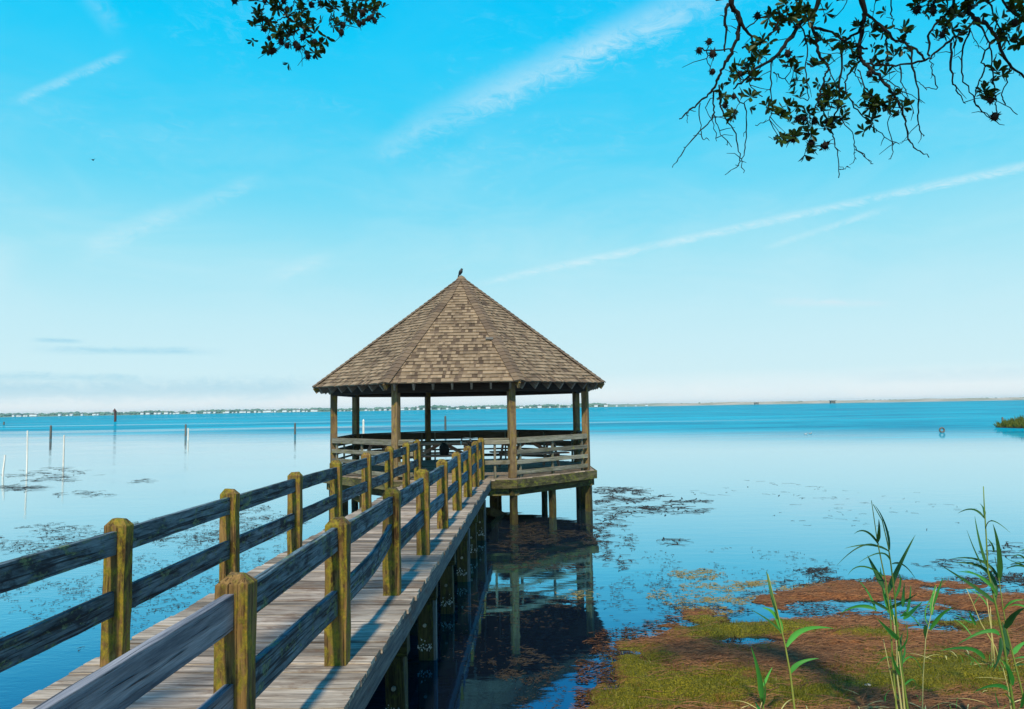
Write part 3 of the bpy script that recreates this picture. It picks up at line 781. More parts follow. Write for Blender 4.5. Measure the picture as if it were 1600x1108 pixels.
# ------------------------------------------------------------------ markers, stakes in the water
def px_height(px, pytop, base):
    d = ray(px, pytop); t = base.y/d.y; return CAM_Z+d.z*t
def stake(name, px, pyb, pyt, wpx, mat, label, cat, group=None, lean=0, slant=False, rnd=True):
    b = on_z(px, pyb); h = px_height(px, pyt, b); w = wpx/F_PX*b.y
    r = empty(name, (b.x, b.y, 0), label, cat, group) if False else None
    m = MB(); n = 5; tx = lean/F_PX*b.y
    pts = [Vector((b.x+tx*i/n, b.y, -.8 if i == 0 else h*i/n)) for i in range(n+1)]
    if rnd: m.tube(pts, [w/2*(1-.02*i) for i in range(n+1)], 9)
    if slant: m.tube([pts[-1], pts[-1]+Vector((0, 0, w*.5))], [w*.42, w*.12], 9)
    o = m.build(name, mat, None, smooth=False, origin=(b.x, b.y, 0)); tag(o, label, cat, group); return b, h, o
stake('stake', 42, 739, 673, 2.6, M['stake'], 'tall thin pale stake, the middle one of three on the left', 'stake', 'pale stakes in the shallow water', -1, False)
stake('stake', 99, 728, 680, 2.8, M['stake'], 'thin pale stake standing right of the other two on the left', 'stake', 'pale stakes in the shallow water')
stake('stake', 4, 745, 711, 3.0, M['stake'], 'short leaning pale stake at the left edge', 'stake', 'pale stakes in the shallow water', 3)
stake('mooring_post', 79, 686, 666, 3.6, M['oldpost'], 'thick dark post standing behind the thin pale stakes', 'post', 'old posts in the water', 0, True)
stake('mooring_post', 290, 682, 664, 3.2, M['oldpost'], 'taller dark post of the close pair left of the gazebo', 'post', 'old posts in the water', 0, True)
stake('mooring_post', 294, 688, 669, 2.6, M['stake'], 'shorter pale post of the close pair left of the gazebo', 'post', 'old posts in the water')
stake('mooring_post', 461, 679, 662, 3.2, M['oldpost'], 'lone dark post nearest the gazebo on its left side', 'post', 'old posts in the water', 0, True)
stake('mooring_post', 568, 680, 657, 3.6, M['stake'], 'pale post seen through the gazebo between its left posts', 'post', 'old posts in the water', 0, True)
stake('mooring_post', 696, 672, 651, 3.4, M['oldpost'], 'dark post seen through the middle of the gazebo', 'post', 'old posts in the water', 0, True)
stake('mooring_post', 1567, 663, 652, 3.0, M['oldpost'], 'dark stub post beside the grassy islet', 'post', 'old posts in the water')
stake('mooring_post', 6, 664, 659, 2.4, M['oldpost'], 'small far post near the left edge of the far water', 'post', 'old posts in the water')
def channel_marker():
    b = on_z(180, 659); r = empty('channel_marker', (b.x, b.y, 0), 'dark red channel marker post with boards at its top, far left', 'channel marker')
    h = px_height(180, 642, b); w = 3.6/F_PX*b.y
    m = MB(); m.tube([(b.x, b.y, -1), (b.x, b.y, h)], w/2, 8); m.build('pole', M['sign'], r)
    s = 6.4/F_PX*b.y
    for a in (.5, -.8):
        m = MB(); d = Vector((math.cos(a), math.sin(a), 0)); c = Vector((b.x, b.y-w*.6, h-.3))
        n = Vector((-d.y, d.x, 0))
        m.add([c-d*s/2, c+d*s/2, c+Vector((0, 0, s*.8)), c-d*s/2+n*.06, c+d*s/2+n*.06, c+Vector((0, 0, s*.8))+n*.06], [(0, 1, 2), (5, 4, 3), (0, 3, 4, 1), (1, 4, 5, 2), (2, 5, 3, 0)])
        m.build('day_board', M['sign'], r)
channel_marker()
def hut(px, pyb, pyt, wpx, label):
    b = on_z(px, pyb); h = px_height(px, pyt, b); w = wpx/F_PX*b.y
    r = empty('hunting_blind', (b.x, b.y, 0), label, 'hut', 'dark huts on the far water')
    m = MB(); m.box((b.x, b.y, h*.5), (w, w*.7, h*.6)); o = m.build('wall', M['oldpost'], r)
    m = MB(); m.box((b.x, b.y, h*.9), (w*1.15, w*.85, h*.16)); m.build('roof', M['oldpost'], r)
    for sx in (-1, 1):
        for sy in (-1, 1):
            m = MB(); m.tube([(b.x+sx*w*.42, b.y+sy*w*.3, -1), (b.x+sx*w*.42, b.y+sy*w*.3, h*.22)], w*.04, 5); m.build('stilt', M['oldpost'], r)
hut(1301, 631.5, 625.5, 7, 'dark square hut on stilts far out near the sandy shore')
hut(1182, 632.6, 628.8, 6, 'smaller low dark hut on the far water left of the square one')
def buoy():
    b = on_z(1472, 676); m = MB(); r = 3.4/F_PX*b.y; n = 16; h = px_height(1472, 672, b)
    o = empty('buoy', (b.x, b.y, 0), 'small dark ring topped buoy floating on the right', 'buoy')
    m.tube([(b.x+r*math.cos(6.283*i/n), b.y, h+r*math.sin(6.283*i/n)) for i in range(n+1)], r*.38, 7, cap=False); m.build('ring', M['buoy'], o)
    m = MB(); m.tube([(b.x, b.y, -.4), (b.x, b.y, .08), (b.x, b.y, h-r)], [r*.9, r*.9, r*.5], 10); m.build('float', M['buoy'], o)
buoy()
def waterbird(px, py, label):
    b = on_z(px, py); m = MB(); s = .42; V = lambda x, z: b+Vector((x*s, 0, z*s))
    m.ellipsoid(V(0, .08), (.30*s, .13*s, .13*s)); m.tube([V(.22, .12), V(.27, .28), V(.28, .38), V(.37, .36)], [.07*s, .05*s, .06*s, .015*s], 7)
    m.tube([V(-.24, .1), V(-.40, .2)], [.07*s, .02*s], 6)
    tag(m.build('waterbird', M['gull'], None, True, origin=b), label, 'bird', 'pale birds swimming far out')
waterbird(1259, 679, 'pale bird swimming left of another on the right of the water')
waterbird(1266, 678, 'pale bird swimming right of another on the right of the water')

# ------------------------------------------------------------------ far shore
def far_shore():
    FD = 2300
    def wl(px):          # shoreline point of the photo's column px
        d = ray(px, 640); return Vector((d.x/d.y*FD, FD, 0))
    land = MB(); sand = MB(); trees = MB()
    N = 220; rows = []
    for i in range(N+1):
        px = -500+2600*i/N; p = wl(px); t = max(0, min(1, (px-880)/160))
        h = 5.2+2.4*nz3(px*.01, 0, 1.3, 4) if px < 900 else 7.0+2.0*nz3(px*.01, 0, 1.6, 9)
        rows.append([(p.x, p.y-10, -.5), (p.x, p.y, .9), (p.x, p.y+30, h*.6+1), (p.x, p.y+90, h+1.5), (p.x, p.y+400, h*.5), (p.x, p.y+900, -1)])
    vs = [v for r in rows for v in r]; fs = []
    for i in range(N):
        for k in range(5): a = i*6+k; fs.append((a, a+6, a+7, a+1))
    land.add(vs, fs)
    m, t, p = new_mat('far_sand')
    P = t.pos(); sp = t.n.new('ShaderNodeSeparateXYZ'); t.l.new(P, sp.inputs[0])
    nz = t.noise(t.vm('MULTIPLY', P, (.012, .05, .5)), 1, 5, .6)
    c = t.mix(t.mr(nz, .4, .62), (.50, .42, .33), (.20, .21, .12))
    c = t.mix(t.mr(sp.outputs[0], 250, 420, 1, 0), c, (.13, .22, .16)); t.put(p, 'Base Color', c); p.inputs['Roughness'].default_value = 1
    tag(land.build('far_shore', m), kind='structure')
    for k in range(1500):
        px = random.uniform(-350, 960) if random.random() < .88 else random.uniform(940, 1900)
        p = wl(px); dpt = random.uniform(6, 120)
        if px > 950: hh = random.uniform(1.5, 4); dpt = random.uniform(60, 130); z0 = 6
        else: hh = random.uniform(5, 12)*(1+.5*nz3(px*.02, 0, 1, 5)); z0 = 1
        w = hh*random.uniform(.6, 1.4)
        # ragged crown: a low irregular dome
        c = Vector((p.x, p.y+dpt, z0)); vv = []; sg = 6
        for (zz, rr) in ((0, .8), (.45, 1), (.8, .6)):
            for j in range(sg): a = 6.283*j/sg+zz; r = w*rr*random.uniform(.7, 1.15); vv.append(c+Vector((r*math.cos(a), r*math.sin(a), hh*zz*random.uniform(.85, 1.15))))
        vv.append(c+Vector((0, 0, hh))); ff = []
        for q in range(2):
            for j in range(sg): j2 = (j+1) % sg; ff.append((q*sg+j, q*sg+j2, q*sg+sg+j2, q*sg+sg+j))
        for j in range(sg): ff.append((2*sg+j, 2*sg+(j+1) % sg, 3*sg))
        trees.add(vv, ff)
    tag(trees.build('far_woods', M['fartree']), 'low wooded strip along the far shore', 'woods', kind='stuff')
    # houses
    base = empty('house', (0, FD-3, 0), 'small white house among trees on the far shore', 'house', 'white houses on the far shore')
    m = MB(); m.box((0, FD-3, 2.9), (9, 6, 4.2)); w = m.build('wall', M['white'], base)
    m = MB(); m.add([(-4.9, FD-6.4, 5.03), (4.9, FD-6.4, 5.03), (4.9, FD+.4, 5.03), (-4.9, FD+.4, 5.03), (-4.9, FD-3, 7.2), (4.9, FD-3, 7.2)], [(0, 1, 5, 4), (2, 3, 4, 5), (0, 4, 3), (1, 2, 5), (3, 2, 1, 0)]); m.build('roof', M['slate'], base)
    xs = [26, 30, 36, 41, 46, 52, 58, 96, 108, 114, 130, 150, 154, 226, 232, 244, 250, 262, 268, 274, 280, 300, 306, 322, 330, 338, 352, 358, 366, 372, 378, 384, 392, 402, 408, 414, 420, 426, 432, 442, 448, 455, 462, 468, 474, 481, 488, 494,
          526, 534, 541, 552, 560, 571, 578, 586, 596, 604, 612, 630, 640, 652, 662, 674, 686, 700, 715, 730, 748, 765, 782, 815, 830, 845, 860, 876, 890, 930, 948, 962, 978, 992, 1010]
    first = True
    for px in xs:
        p = wl(px+random.uniform(-2, 2)); s = random.uniform(.55, 1.25)
        if first: o = base; first = False
        else:
            o = base.copy(); col.objects.link(o)
            for ch in list(base.children):
                c = ch.copy(); col.objects.link(c); c.parent = o
        o.location = (p.x, FD-4-random.uniform(0, 4), .3); o.scale = (s*random.uniform(.6, 1.3), 1, s); o.rotation_euler = (0, 0, random.uniform(-.15, .15))
far_shore()

# ------------------------------------------------------------------ grassy islet on the right
def islet():
    a = on_z(1568, 664); c = on_z(1640, 668); ctr = c
    ms = MB(); N = 20; rx, ry = 4.1, 3.6
    vs = [ctr+Vector((0, 0, .45))]; fs = []
    for q, (s, z) in enumerate(((.6, .38), (1, .05), (1.15, -.6))):
        for i in range(N):
            th = 6.283*i/N; k = s*(1+.12*math.sin(3*th+1)); vs.append(ctr+Vector((rx*k*math.cos(th), ry*k*math.sin(th), z)))
    for i in range(N): fs.append((0, 1+i, 1+(i+1) % N))
    for q in range(2):
        for i in range(N): fs.append((1+q*N+i, 1+(q+1)*N+i, 1+(q+1)*N+(i+1) % N, 1+q*N+(i+1) % N))
    ms.add(vs, fs); tag(ms.build('islet_ground', plain('islet_mud', (.05, .035, .02), .9, bump=.3)), kind='structure')
    g = MB()
    for _ in range(3800):
        th = random.uniform(0, 6.283); r = math.sqrt(random.random()); k = r*(1+.12*math.sin(3*th+1))
        x = ctr.x+rx*k*math.cos(th); y = ctr.y+ry*k*math.sin(th); z = .4*(1-r*.8)
        h = (.4+.7*(1-r**2))*random.uniform(.6, 1.2); an = random.uniform(0, 6.28); w = random.uniform(.012, .03); l = random.gauss(0, .18), random.gauss(0, .18)
        dx, dy = math.cos(an)*w, math.sin(an)*w
        g.add([(x-dx, y-dy, z-.1), (x+dx, y+dy, z-.1), (x+dx*.7+l[0]*.4, y+dy*.7+l[1]*.4, z+h*.6), (x+l[0], y+l[1], z+h)], [(0, 1, 2), (0, 2, 3)])
    tag(g.build('marsh_grass', M['marsh']), 'tall green marsh grass covering the islet at the right edge', 'grass', kind='stuff')
islet()
def pebble(px, py, s, label):
    c = on_z(px, py, .09); c.z = ground_z(c.x, c.y)+s*.2; m = MB(); m.ellipsoid(c, (s, s*.7, s*.4), 9, 6)
    tag(m.build('stone', M['stone'], None, True, origin=c), label, 'stone')
pebble(1356, 1071, .032, 'pale flat stone on the brown straw left of the reeds')

# ------------------------------------------------------------------ reeds
def ribbon(mb, pts, w, nrm):
    P3 = []; n = 9                       # smooth quadratic through given points
    for i in range(n+1):
        t = i/n
        if len(pts) == 2: p = pts[0].lerp(pts[1], t)
        elif len(pts) == 3:
            c = pts[1]*2-(pts[0]+pts[2])*.5; p = pts[0]*(1-t)**2+c*(2*t*(1-t))+pts[2]*t*t
        else:
            s = t*(len(pts)-1); k = min(int(s), len(pts)-2); u = s-k; u = u*u*(3-2*u) if False else u; p = pts[k].lerp(pts[k+1], u)
        P3.append(p)
    vs = []; g = []; L = 0
    for i, p in enumerate(P3):
        d = (P3[min(i+1, n)]-P3[max(i-1, 0)]).normalized(); sdv = d.cross(nrm)
        if sdv.length < .05: sdv = d.cross(Vector((1, 0, 0)))
        sdv.normalize(); t = i/n; ww = w/2*(min(1, .35+t*3.2))*(1-t)**.75+.0006
        if i: L += (p-P3[i-1]).length
        dn = sdv.cross(d).normalized()*(ww*.35)
        vs += [p-sdv*ww+dn, p-dn*.5, p+sdv*ww+dn]; g += [(L*.3, -ww, 0), (L*.3, 0, 0), (L*.3, ww, 0)]
    fs = []
    for i in range(n): a = i*3; fs += [(a, a+1, a+4, a+3), (a+1, a+2, a+5, a+4)]
    mb.add(vs, fs, g)
def reed(label, conv, Y, stems, leaves, stemw=5):
    b0 = conv(stems[0][0][0]); base = on_y(*b0, Y); gz_ = ground_z(base.x, base.y)
    r = empty('reed', (base.x, base.y, gz_), label, 'reed', 'green reeds on the shore')
    sc_ = abs(conv((1, 0))[0]-conv((0, 0))[0])/F_PX*Y
    for (pts, w, mat) in stems:
        P = [on_y(*conv(p), Y) for p in pts]
        dd = P[0]-P[1]; f = (P[0].z-gz_+.05)/max(.05, abs(dd.z))
        ex = P[0]+Vector((dd.x*f*.5, random.uniform(-.03, .03), 0)); ex.z = gz_-.05
        if P[0].z > gz_: P = [ex]+P
        n = len(P); m = MB(); m.tube(P, [max(.0012, w*sc_/2*(1-.72*i/(n-1))) for i in range(n)], 6); m.build('stem', M[mat], r, smooth=True)
    for (pts, w, dk) in leaves:
        n = len(pts); dy = random.uniform(-.25, .25)
        P = []
        for i, p in enumerate(pts):
            q = on_y(*conv(p), Y+dy*i/(n-1)); P.append(q)
        m = MB(); nr = Vector((random.uniform(-.5, .5), -1, random.uniform(-.1, .7))).normalized()
        ribbon(m, P, w*sc_*1.15, nr); m.build('leaf', M['reeddark' if dk else 'reedleaf'], r, smooth=True)
c8 = lambda p: (1300+p[0]/3.183, 760+p[1]/3.183)
c6 = lambda p: (940+p[0]/2.424, 740+p[1]/2.424)
reed('tall leafy reed cluster left of centre on the right shore, with several stems', c8, 6.0,
     [([(375, 1100), (345, 900), (318, 640), (312, 540), (292, 380), (280, 300), (250, 170), (205, 90)], 12, 'reedstem'), ([(320, 1100), (300, 850), (290, 640), (268, 480), (235, 320), (225, 270), (205, 130), (196, 70)], 10, 'reedstem'),
      ([(345, 1105), (325, 950), (322, 800), (305, 640)], 12, 'palestem'), ([(360, 1105), (348, 960), (330, 820)], 13, 'palestem'), ([(325, 1105), (290, 930), (255, 760)], 9, 'palestem')],
     [([(275, 530), (330, 400), (415, 240)], 30, 1), ([(285, 315), (262, 190), (212, 92)], 20, 1), ([(225, 280), (232, 220), (232, 162)], 22, 1), ([(278, 605), (350, 575), (430, 530)], 18, 1), ([(330, 760), (280, 712), (222, 655)], 26, 0),
      ([(340, 645), (385, 640), (447, 707)], 20, 0), ([(355, 660), (400, 620), (450, 573)], 20, 0), ([(345, 900), (336, 800), (352, 730)], 26, 1), ([(222, 613), (130, 596), (42, 632)], 18, 0), ([(218, 622), (180, 530), (122, 458)], 12, 0),
      ([(258, 508), (215, 420), (176, 342)], 30, 1), ([(232, 290), (170, 225), (110, 236)], 12, 1), ([(285, 325), (190, 292), (62, 309)], 12, 1), ([(235, 300), (140, 300), (25, 392)], 8, 1), ([(292, 375), (240, 332), (132, 380)], 9, 1),
      ([(275, 612), (215, 580), (148, 558)], 16, 1), ([(298, 385), (360, 395), (422, 472)], 9, 1), ([(262, 450), (150, 398), (78, 442)], 9, 1), ([(352, 600), (355, 540), (360, 480)], 16, 0), ([(370, 630), (385, 560), (392, 490)], 18, 0),
      ([(280, 630), (250, 480), (240, 400)], 16, 0), ([(330, 700), (300, 640), (290, 540)], 22, 0), ([(325, 900), (360, 830), (352, 760)], 14, 0), ([(345, 890), (400, 850), (452, 930)], 7, 0), ([(330, 1060), (300, 980), (290, 900)], 14, 0), ([(318, 880), (270, 850), (215, 900)], 10, 0), ([(350, 1000), (400, 960), (420, 1010)], 10, 0), ([(340, 940), (310, 880), (300, 820)], 16, 0), ([(330, 820), (370, 760), (368, 690)], 16, 0), ([(312, 560), (340, 480), (330, 430)], 12, 0)])
reed('thin short reed just right of the tall cluster', c8, 6.6, [([(450, 1100), (453, 950), (466, 760), (490, 650), (502, 580), (520, 500)], 6, 'palestem')],
     [([(486, 715), (540, 640), (605, 603)], 24, 0), ([(495, 640), (500, 560), (516, 490)], 20, 0), ([(468, 690), (462, 730), (468, 768)], 18, 1), ([(506, 590), (535, 500), (552, 456)], 10, 0), ([(490, 700), (470, 600), (575, 460)], 6, 0)])
reed('tallest broad leaved reed near the right edge', c8, 5.9,
     [([(905, 1105), (880, 950), (850, 750), (812, 580), (775, 420), (767, 250), (757, 90), (753, 0)], 14, 'reedstem'), ([(960, 1080), (905, 860), (870, 720), (850, 600), (832, 470), (810, 350)], 10, 'reedstem'), ([(890, 1105), (875, 1000), (850, 900)], 9, 'palestem')],
     [([(812, 580), (690, 490), (540, 392)], 24, 1), ([(808, 578), (770, 420), (600, 380)], 26, 1), ([(832, 468), (740, 370), (585, 362)], 16, 1), ([(832, 470), (828, 320), (800, 186)], 28, 1), ([(772, 405), (735, 280), (710, 148)], 14, 1),
      ([(745, 395), (705, 310), (670, 216)], 10, 1), ([(758, 160), (700, 115), (626, 134)], 12, 1), ([(757, 150), (752, 110), (733, 84)], 14, 1), ([(765, 205), (800, 172), (888, 232)], 8, 1), ([(803, 328), (795, 290), (770, 258)], 12, 1),
      ([(832, 740), (760, 722), (622, 787)], 22, 0), ([(760, 858), (680, 806), (535, 818)], 22, 0), ([(886, 1020), (810, 990), (700, 1026)], 20, 0), ([(862, 845), (862, 760), (848, 675)], 34, 1), ([(862, 705), (905, 640), (960, 605)], 30, 1),
      ([(838, 752), (830, 840), (796, 924)], 24, 1), ([(895, 990), (880, 920), (845, 860)], 30, 0), ([(895, 835), (930, 795), (975, 765)], 24, 0), ([(850, 620), (890, 575), (960, 566)], 14, 0), ([(905, 893), (940, 884), (985, 893)], 12, 1),
      ([(820, 540), (740, 450), (620, 425)], 16, 0), ([(790, 500), (720, 440), (660, 420)], 10, 0), ([(900, 1080), (880, 1050), (860, 1030)], 14, 0), ([(940, 1100), (960, 1020), (985, 960)], 20, 0), ([(830, 1100), (815, 1050), (812, 1015)], 16, 0)])
reed('dry pale reed with bare stems behind the tallest reed', c8, 7.7, [([(802, 792), (790, 700), (770, 560)], 9, 'palestem'), ([(812, 800), (740, 680), (700, 580), (668, 508)], 8, 'palestem'), ([(795, 770), (790, 660), (788, 600)], 8, 'palestem')],
     [([(705, 585), (720, 560), (735, 535)], 6, 0), ([(700, 680), (650, 660), (600, 630)], 8, 0), ([(695, 745), (640, 680), (590, 660)], 6, 0), ([(715, 690), (690, 640), (685, 620)], 14, 0), ([(775, 600), (730, 540), (660, 505)], 7, 0)])
reed('reed standing at the very right edge with leaves reaching into view', c8, 6.3, [([(1010, 1105), (1000, 700), (985, 300)], 10, 'reedstem')],
     [([(992, 420), (930, 395), (862, 412)], 12, 1), ([(990, 400), (940, 345), (895, 355)], 10, 1), ([(988, 420), (930, 385), (890, 392)], 9, 1), ([(990, 360), (920, 380), (845, 338)], 6, 1), ([(985, 330), (960, 315), (930, 325)], 8, 1), ([(1000, 620), (930, 590), (880, 600)], 10, 0), ([(1000, 870), (960, 850), (900, 860)], 12, 0)])
reed('single slim young reed left of the others on the right shore', c6, 6.1, [([(730, 885), (715, 760), (695, 650), (672, 550), (650, 460), (630, 380)], 9, 'reedstem')],
     [([(700, 655), (765, 592), (880, 587)], 22, 0), ([(715, 755), (755, 716), (824, 700)], 18, 0), ([(682, 605), (655, 535), (606, 508)], 22, 0), ([(680, 600), (630, 555), (560, 513)], 9, 1), ([(668, 545), (640, 440), (624, 366)], 15, 1)])
reed('short reed shoot at the bottom, leftmost of the reeds', c6, 6.2, [([(612, 880), (604, 800), (590, 740)], 8, 'reedstem')],
     [([(608, 860), (596, 760), (566, 655)], 22, 0), ([(612, 805), (630, 765), (647, 733)], 10, 0), ([(612, 880), (618, 820), (612, 770)], 16, 0), ([(600, 900), (590, 880), (580, 862)], 10, 0)])

def litter():
    sh = MB(); dead = MB()
    for o in [o for o in col.objects if o.name.startswith('reed') and o.type == 'EMPTY']:
        for _ in range(26):
            x = o.location.x+random.gauss(0, .16); y = o.location.y+random.gauss(0, .16); z = ground_z(x, y)-.01
            if z < -.02: continue
            P = [Vector((x, y, z))]; d = Vector((random.gauss(0, .35), random.gauss(0, .35), 1)); L = random.uniform(.04, .16)
            for k in range(2): P.append(P[-1]+d*L/2); d += Vector((random.gauss(0, .4), random.gauss(0, .4), -.5))
            ribbon(sh, P, random.uniform(.004, .009), Vector((0, -1, .2)))
        for _ in range(16):
            x = o.location.x+random.gauss(0, .3); y = o.location.y+random.gauss(0, .3); z = ground_z(x, y)+.012
            if z < .0: continue
            a = random.uniform(0, 6.28); L = random.uniform(.12, .4); q = Vector((math.cos(a), math.sin(a), 0))
            P = [Vector((x, y, z)), Vector((x, y, z+random.uniform(.01, .05)))+q*L*.5, Vector((x, y, z))+q*L]
            P[2].z = ground_z(P[2].x, P[2].y)+.012
            ribbon(dead, P, random.uniform(.006, .014), Vector((0, 0, 1)))
    tag(sh.build('young_shoots', M['reedleaf']), 'short green shoots around the reed bases', 'grass', kind='stuff')
    tag(dead.build('dead_leaves', M['palestem']), 'dry pale reed leaves lying on the shore', 'litter', kind='stuff')
litter()

# ------------------------------------------------------------------ overhanging trees
def smooth_path(pts, n=4):
    out = []
    for i in range(len(pts)-1):
        p0 = pts[max(i-1, 0)]; p1 = pts[i]; p2 = pts[i+1]; p3 = pts[min(i+2, len(pts)-1)]
        for k in range(n):
            t = k/n
            out.append(.5*((2*p1)+(p2-p0)*t+(2*p0-5*p1+4*p2-p3)*t*t+(3*p1-p0-3*p2+p3)*t**3))
    out.append(pts[-1]); return out
def leaf(mb, base, d, up, L, w):
    d = d.normalized(); s = d.cross(up)
    if s.length < .05: s = d.cross(Vector((1, .2, 0)))
    s.normalize(); u = s.cross(d); cup = random.uniform(.05, .25)
    vs = []; 
    prof = [(0, .08), (.3, .6), (.62, 1), (.86, .75), (1, .12)]
    for t, k in prof:
        c = base+d*(L*t)+u*(-cup*L*t*t)
        vs += [c-s*(w*k/2)+u*(w*k*.16), c, c+s*(w*k/2)+u*(w*k*.16)]
    fs = []
    for i in range(4): a = i*3; fs += [(a, a+1, a+4, a+3), (a+1, a+2, a+5, a+4)]
    mb.add(vs, fs, [tuple(Vector(v)*1.0) for v in vs])
def rosette(mb, c, L, nl=None):
    nl = nl or random.randint(5, 8); ax = Vector((random.gauss(0, .7), random.gauss(0, .5), random.gauss(.4, .7))).normalized()
    a = ax.cross(Vector((.2, .9, .3))).normalized(); b = ax.cross(a)
    for i in range(nl):
        th = 6.283*i/nl+random.uniform(-.4, .4); sp = random.uniform(.5, 1.25)
        d = ax*math.cos(sp)+(a*math.cos(th)+b*math.sin(th))*math.sin(sp)
        leaf(mb, c+d*.004, d, ax, L*random.uniform(.7, 1.15), L*random.uniform(.34, .46))
def seedhead(mb, c, s):
    mb.ellipsoid(c, (s*.5, s*.5, s*.6), 7, 5)
    for _ in range(26):
        d = Vector((random.gauss(0, 1), random.gauss(0, 1), random.gauss(-.3, 1))).normalized()
        e = c+d*s*random.uniform(.7, 1.05); q = d.cross(Vector((.3, .5, .8))).normalized()*s*.13
        mb.add([c+d*s*.3-q, c+d*s*.3+q, e], [(0, 1, 2)])
def overhang(name, label, conv, Yb, limbs, clusters, seeds, trunk, scl):
    tb = trunk[0]; r = empty(name, tuple(tb), label, 'tree')
    br = MB(); seedv = random.uniform(0, 99)
    def depth(px, py): return Yb+.45*mnoise.noise(Vector((px*.006, py*.006, seedv)))
    allp = []
    for pts, w0, w1 in limbs:
        P = []
        for p in pts:
            q = conv(p); P.append(on_y(q[0], q[1], depth(*q)))
        S_ = smooth_path(P, 5); n = len(S_)
        S_ = [s+Vector((random.gauss(0, 1), random.gauss(0, 1), random.gauss(0, 1)))*.0035 for s in S_]
        br.tube(S_, [max(.0016, (w0+(w1-w0)*i/(n-1))*scl/F_PX*Yb/2*random.uniform(.85, 1.2)) for i in range(n)], 6)
        allp += S_
        for i in range(2, n-1, 3):          # lichen stubs, short side twigs
            if random.random() < .55:
                d = Vector((random.gauss(0, 1), random.gauss(0, .6), random.gauss(-.4, .8))).normalized(); L = random.uniform(.01, .05) if random.random() < .6 else random.uniform(.05, .14)
                m_ = S_[i]+d*L*.5+Vector((random.gauss(0, .006), 0, random.gauss(0, .006)))
                br.tube([S_[i], m_, S_[i]+d*L+Vector((0, 0, -.1*L))], [.0026, .002, .0012], 5)
    lv = MB()
    for c in clusters:
        q = conv(c); p = on_y(q[0], q[1], depth(*q)); near = min(allp, key=lambda a: (a-p).length)
        mid = (near+p)/2+Vector((random.gauss(0, .01), 0, random.gauss(0, .01)))
        br.tube([near, mid, p], [.003, .0025, .002], 5)
        rosette(lv, p, .058); rosette(lv, p+Vector((random.gauss(0, .02), random.gauss(0, .03), random.gauss(0, .02))), .052, 6); rosette(lv, p+Vector((random.gauss(0, .045), random.gauss(0, .05), random.gauss(0, .04))), .046, 5)
    # trunk and limbs leading out of the picture
    tr = MB()
    tp = smooth_path(trunk, 5); n = len(tp)
    tr.tube(tp, [.26-.16*i/(n-1)+.02*random.random() for i in range(n)], 10)
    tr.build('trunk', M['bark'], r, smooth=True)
    end = trunk[-1]
    for pts, w0, w1 in limbs:
        if conv(pts[0])[1] <= 0:
            q = conv(pts[0]); P0 = on_y(q[0], q[1], depth(*q))
            m1 = P0.lerp(end, .35)+Vector((0, 0, .35)); path = smooth_path([P0, P0+Vector((0, -.02, .12)), m1, end], 5)
            k = len(path); r0 = w0*scl/F_PX*Yb/2
            br.tube(path, [r0+(.028-r0)*(i/(k-1))**1.5 for i in range(k)], 7)
            for i in range(4, k-2):
                for _ in range(2):
                    c = path[i]+Vector((random.gauss(0, .25), random.gauss(0, .25), abs(random.gauss(.12, .2))))
                    if (c-CAM).normalized().dot(FWD) > .8 and (c.z-CAM_Z)/max(c.y, .1) < .64: continue
                    br.tube([path[i], (path[i]+c)/2+Vector((0, 0, .03)), c], [.006, .004, .002], 5); rosette(lv, c, .052); rosette(lv, c+Vector((.02, .03, .02)), .05)
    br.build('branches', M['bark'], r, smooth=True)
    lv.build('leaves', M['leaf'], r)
    for c in seeds:
        q = conv(c); p = on_y(q[0], q[1], depth(*q)); near = min(allp, key=lambda a: (a-p).length)
        sd_ = MB(); seedhead(sd_, p, random.uniform(.026, .040)); sd_.tube([near, (near+p)/2+Vector((0, 0, .01)), p], [.002, .0018, .0018], 5); sd_.build('seed_head', M['seed'], r)
c7 = lambda p: (1040+p[0]/2.857, p[1]/2.857)
cL = lambda p: (340+p[0]/5.333, p[1]/5.333)
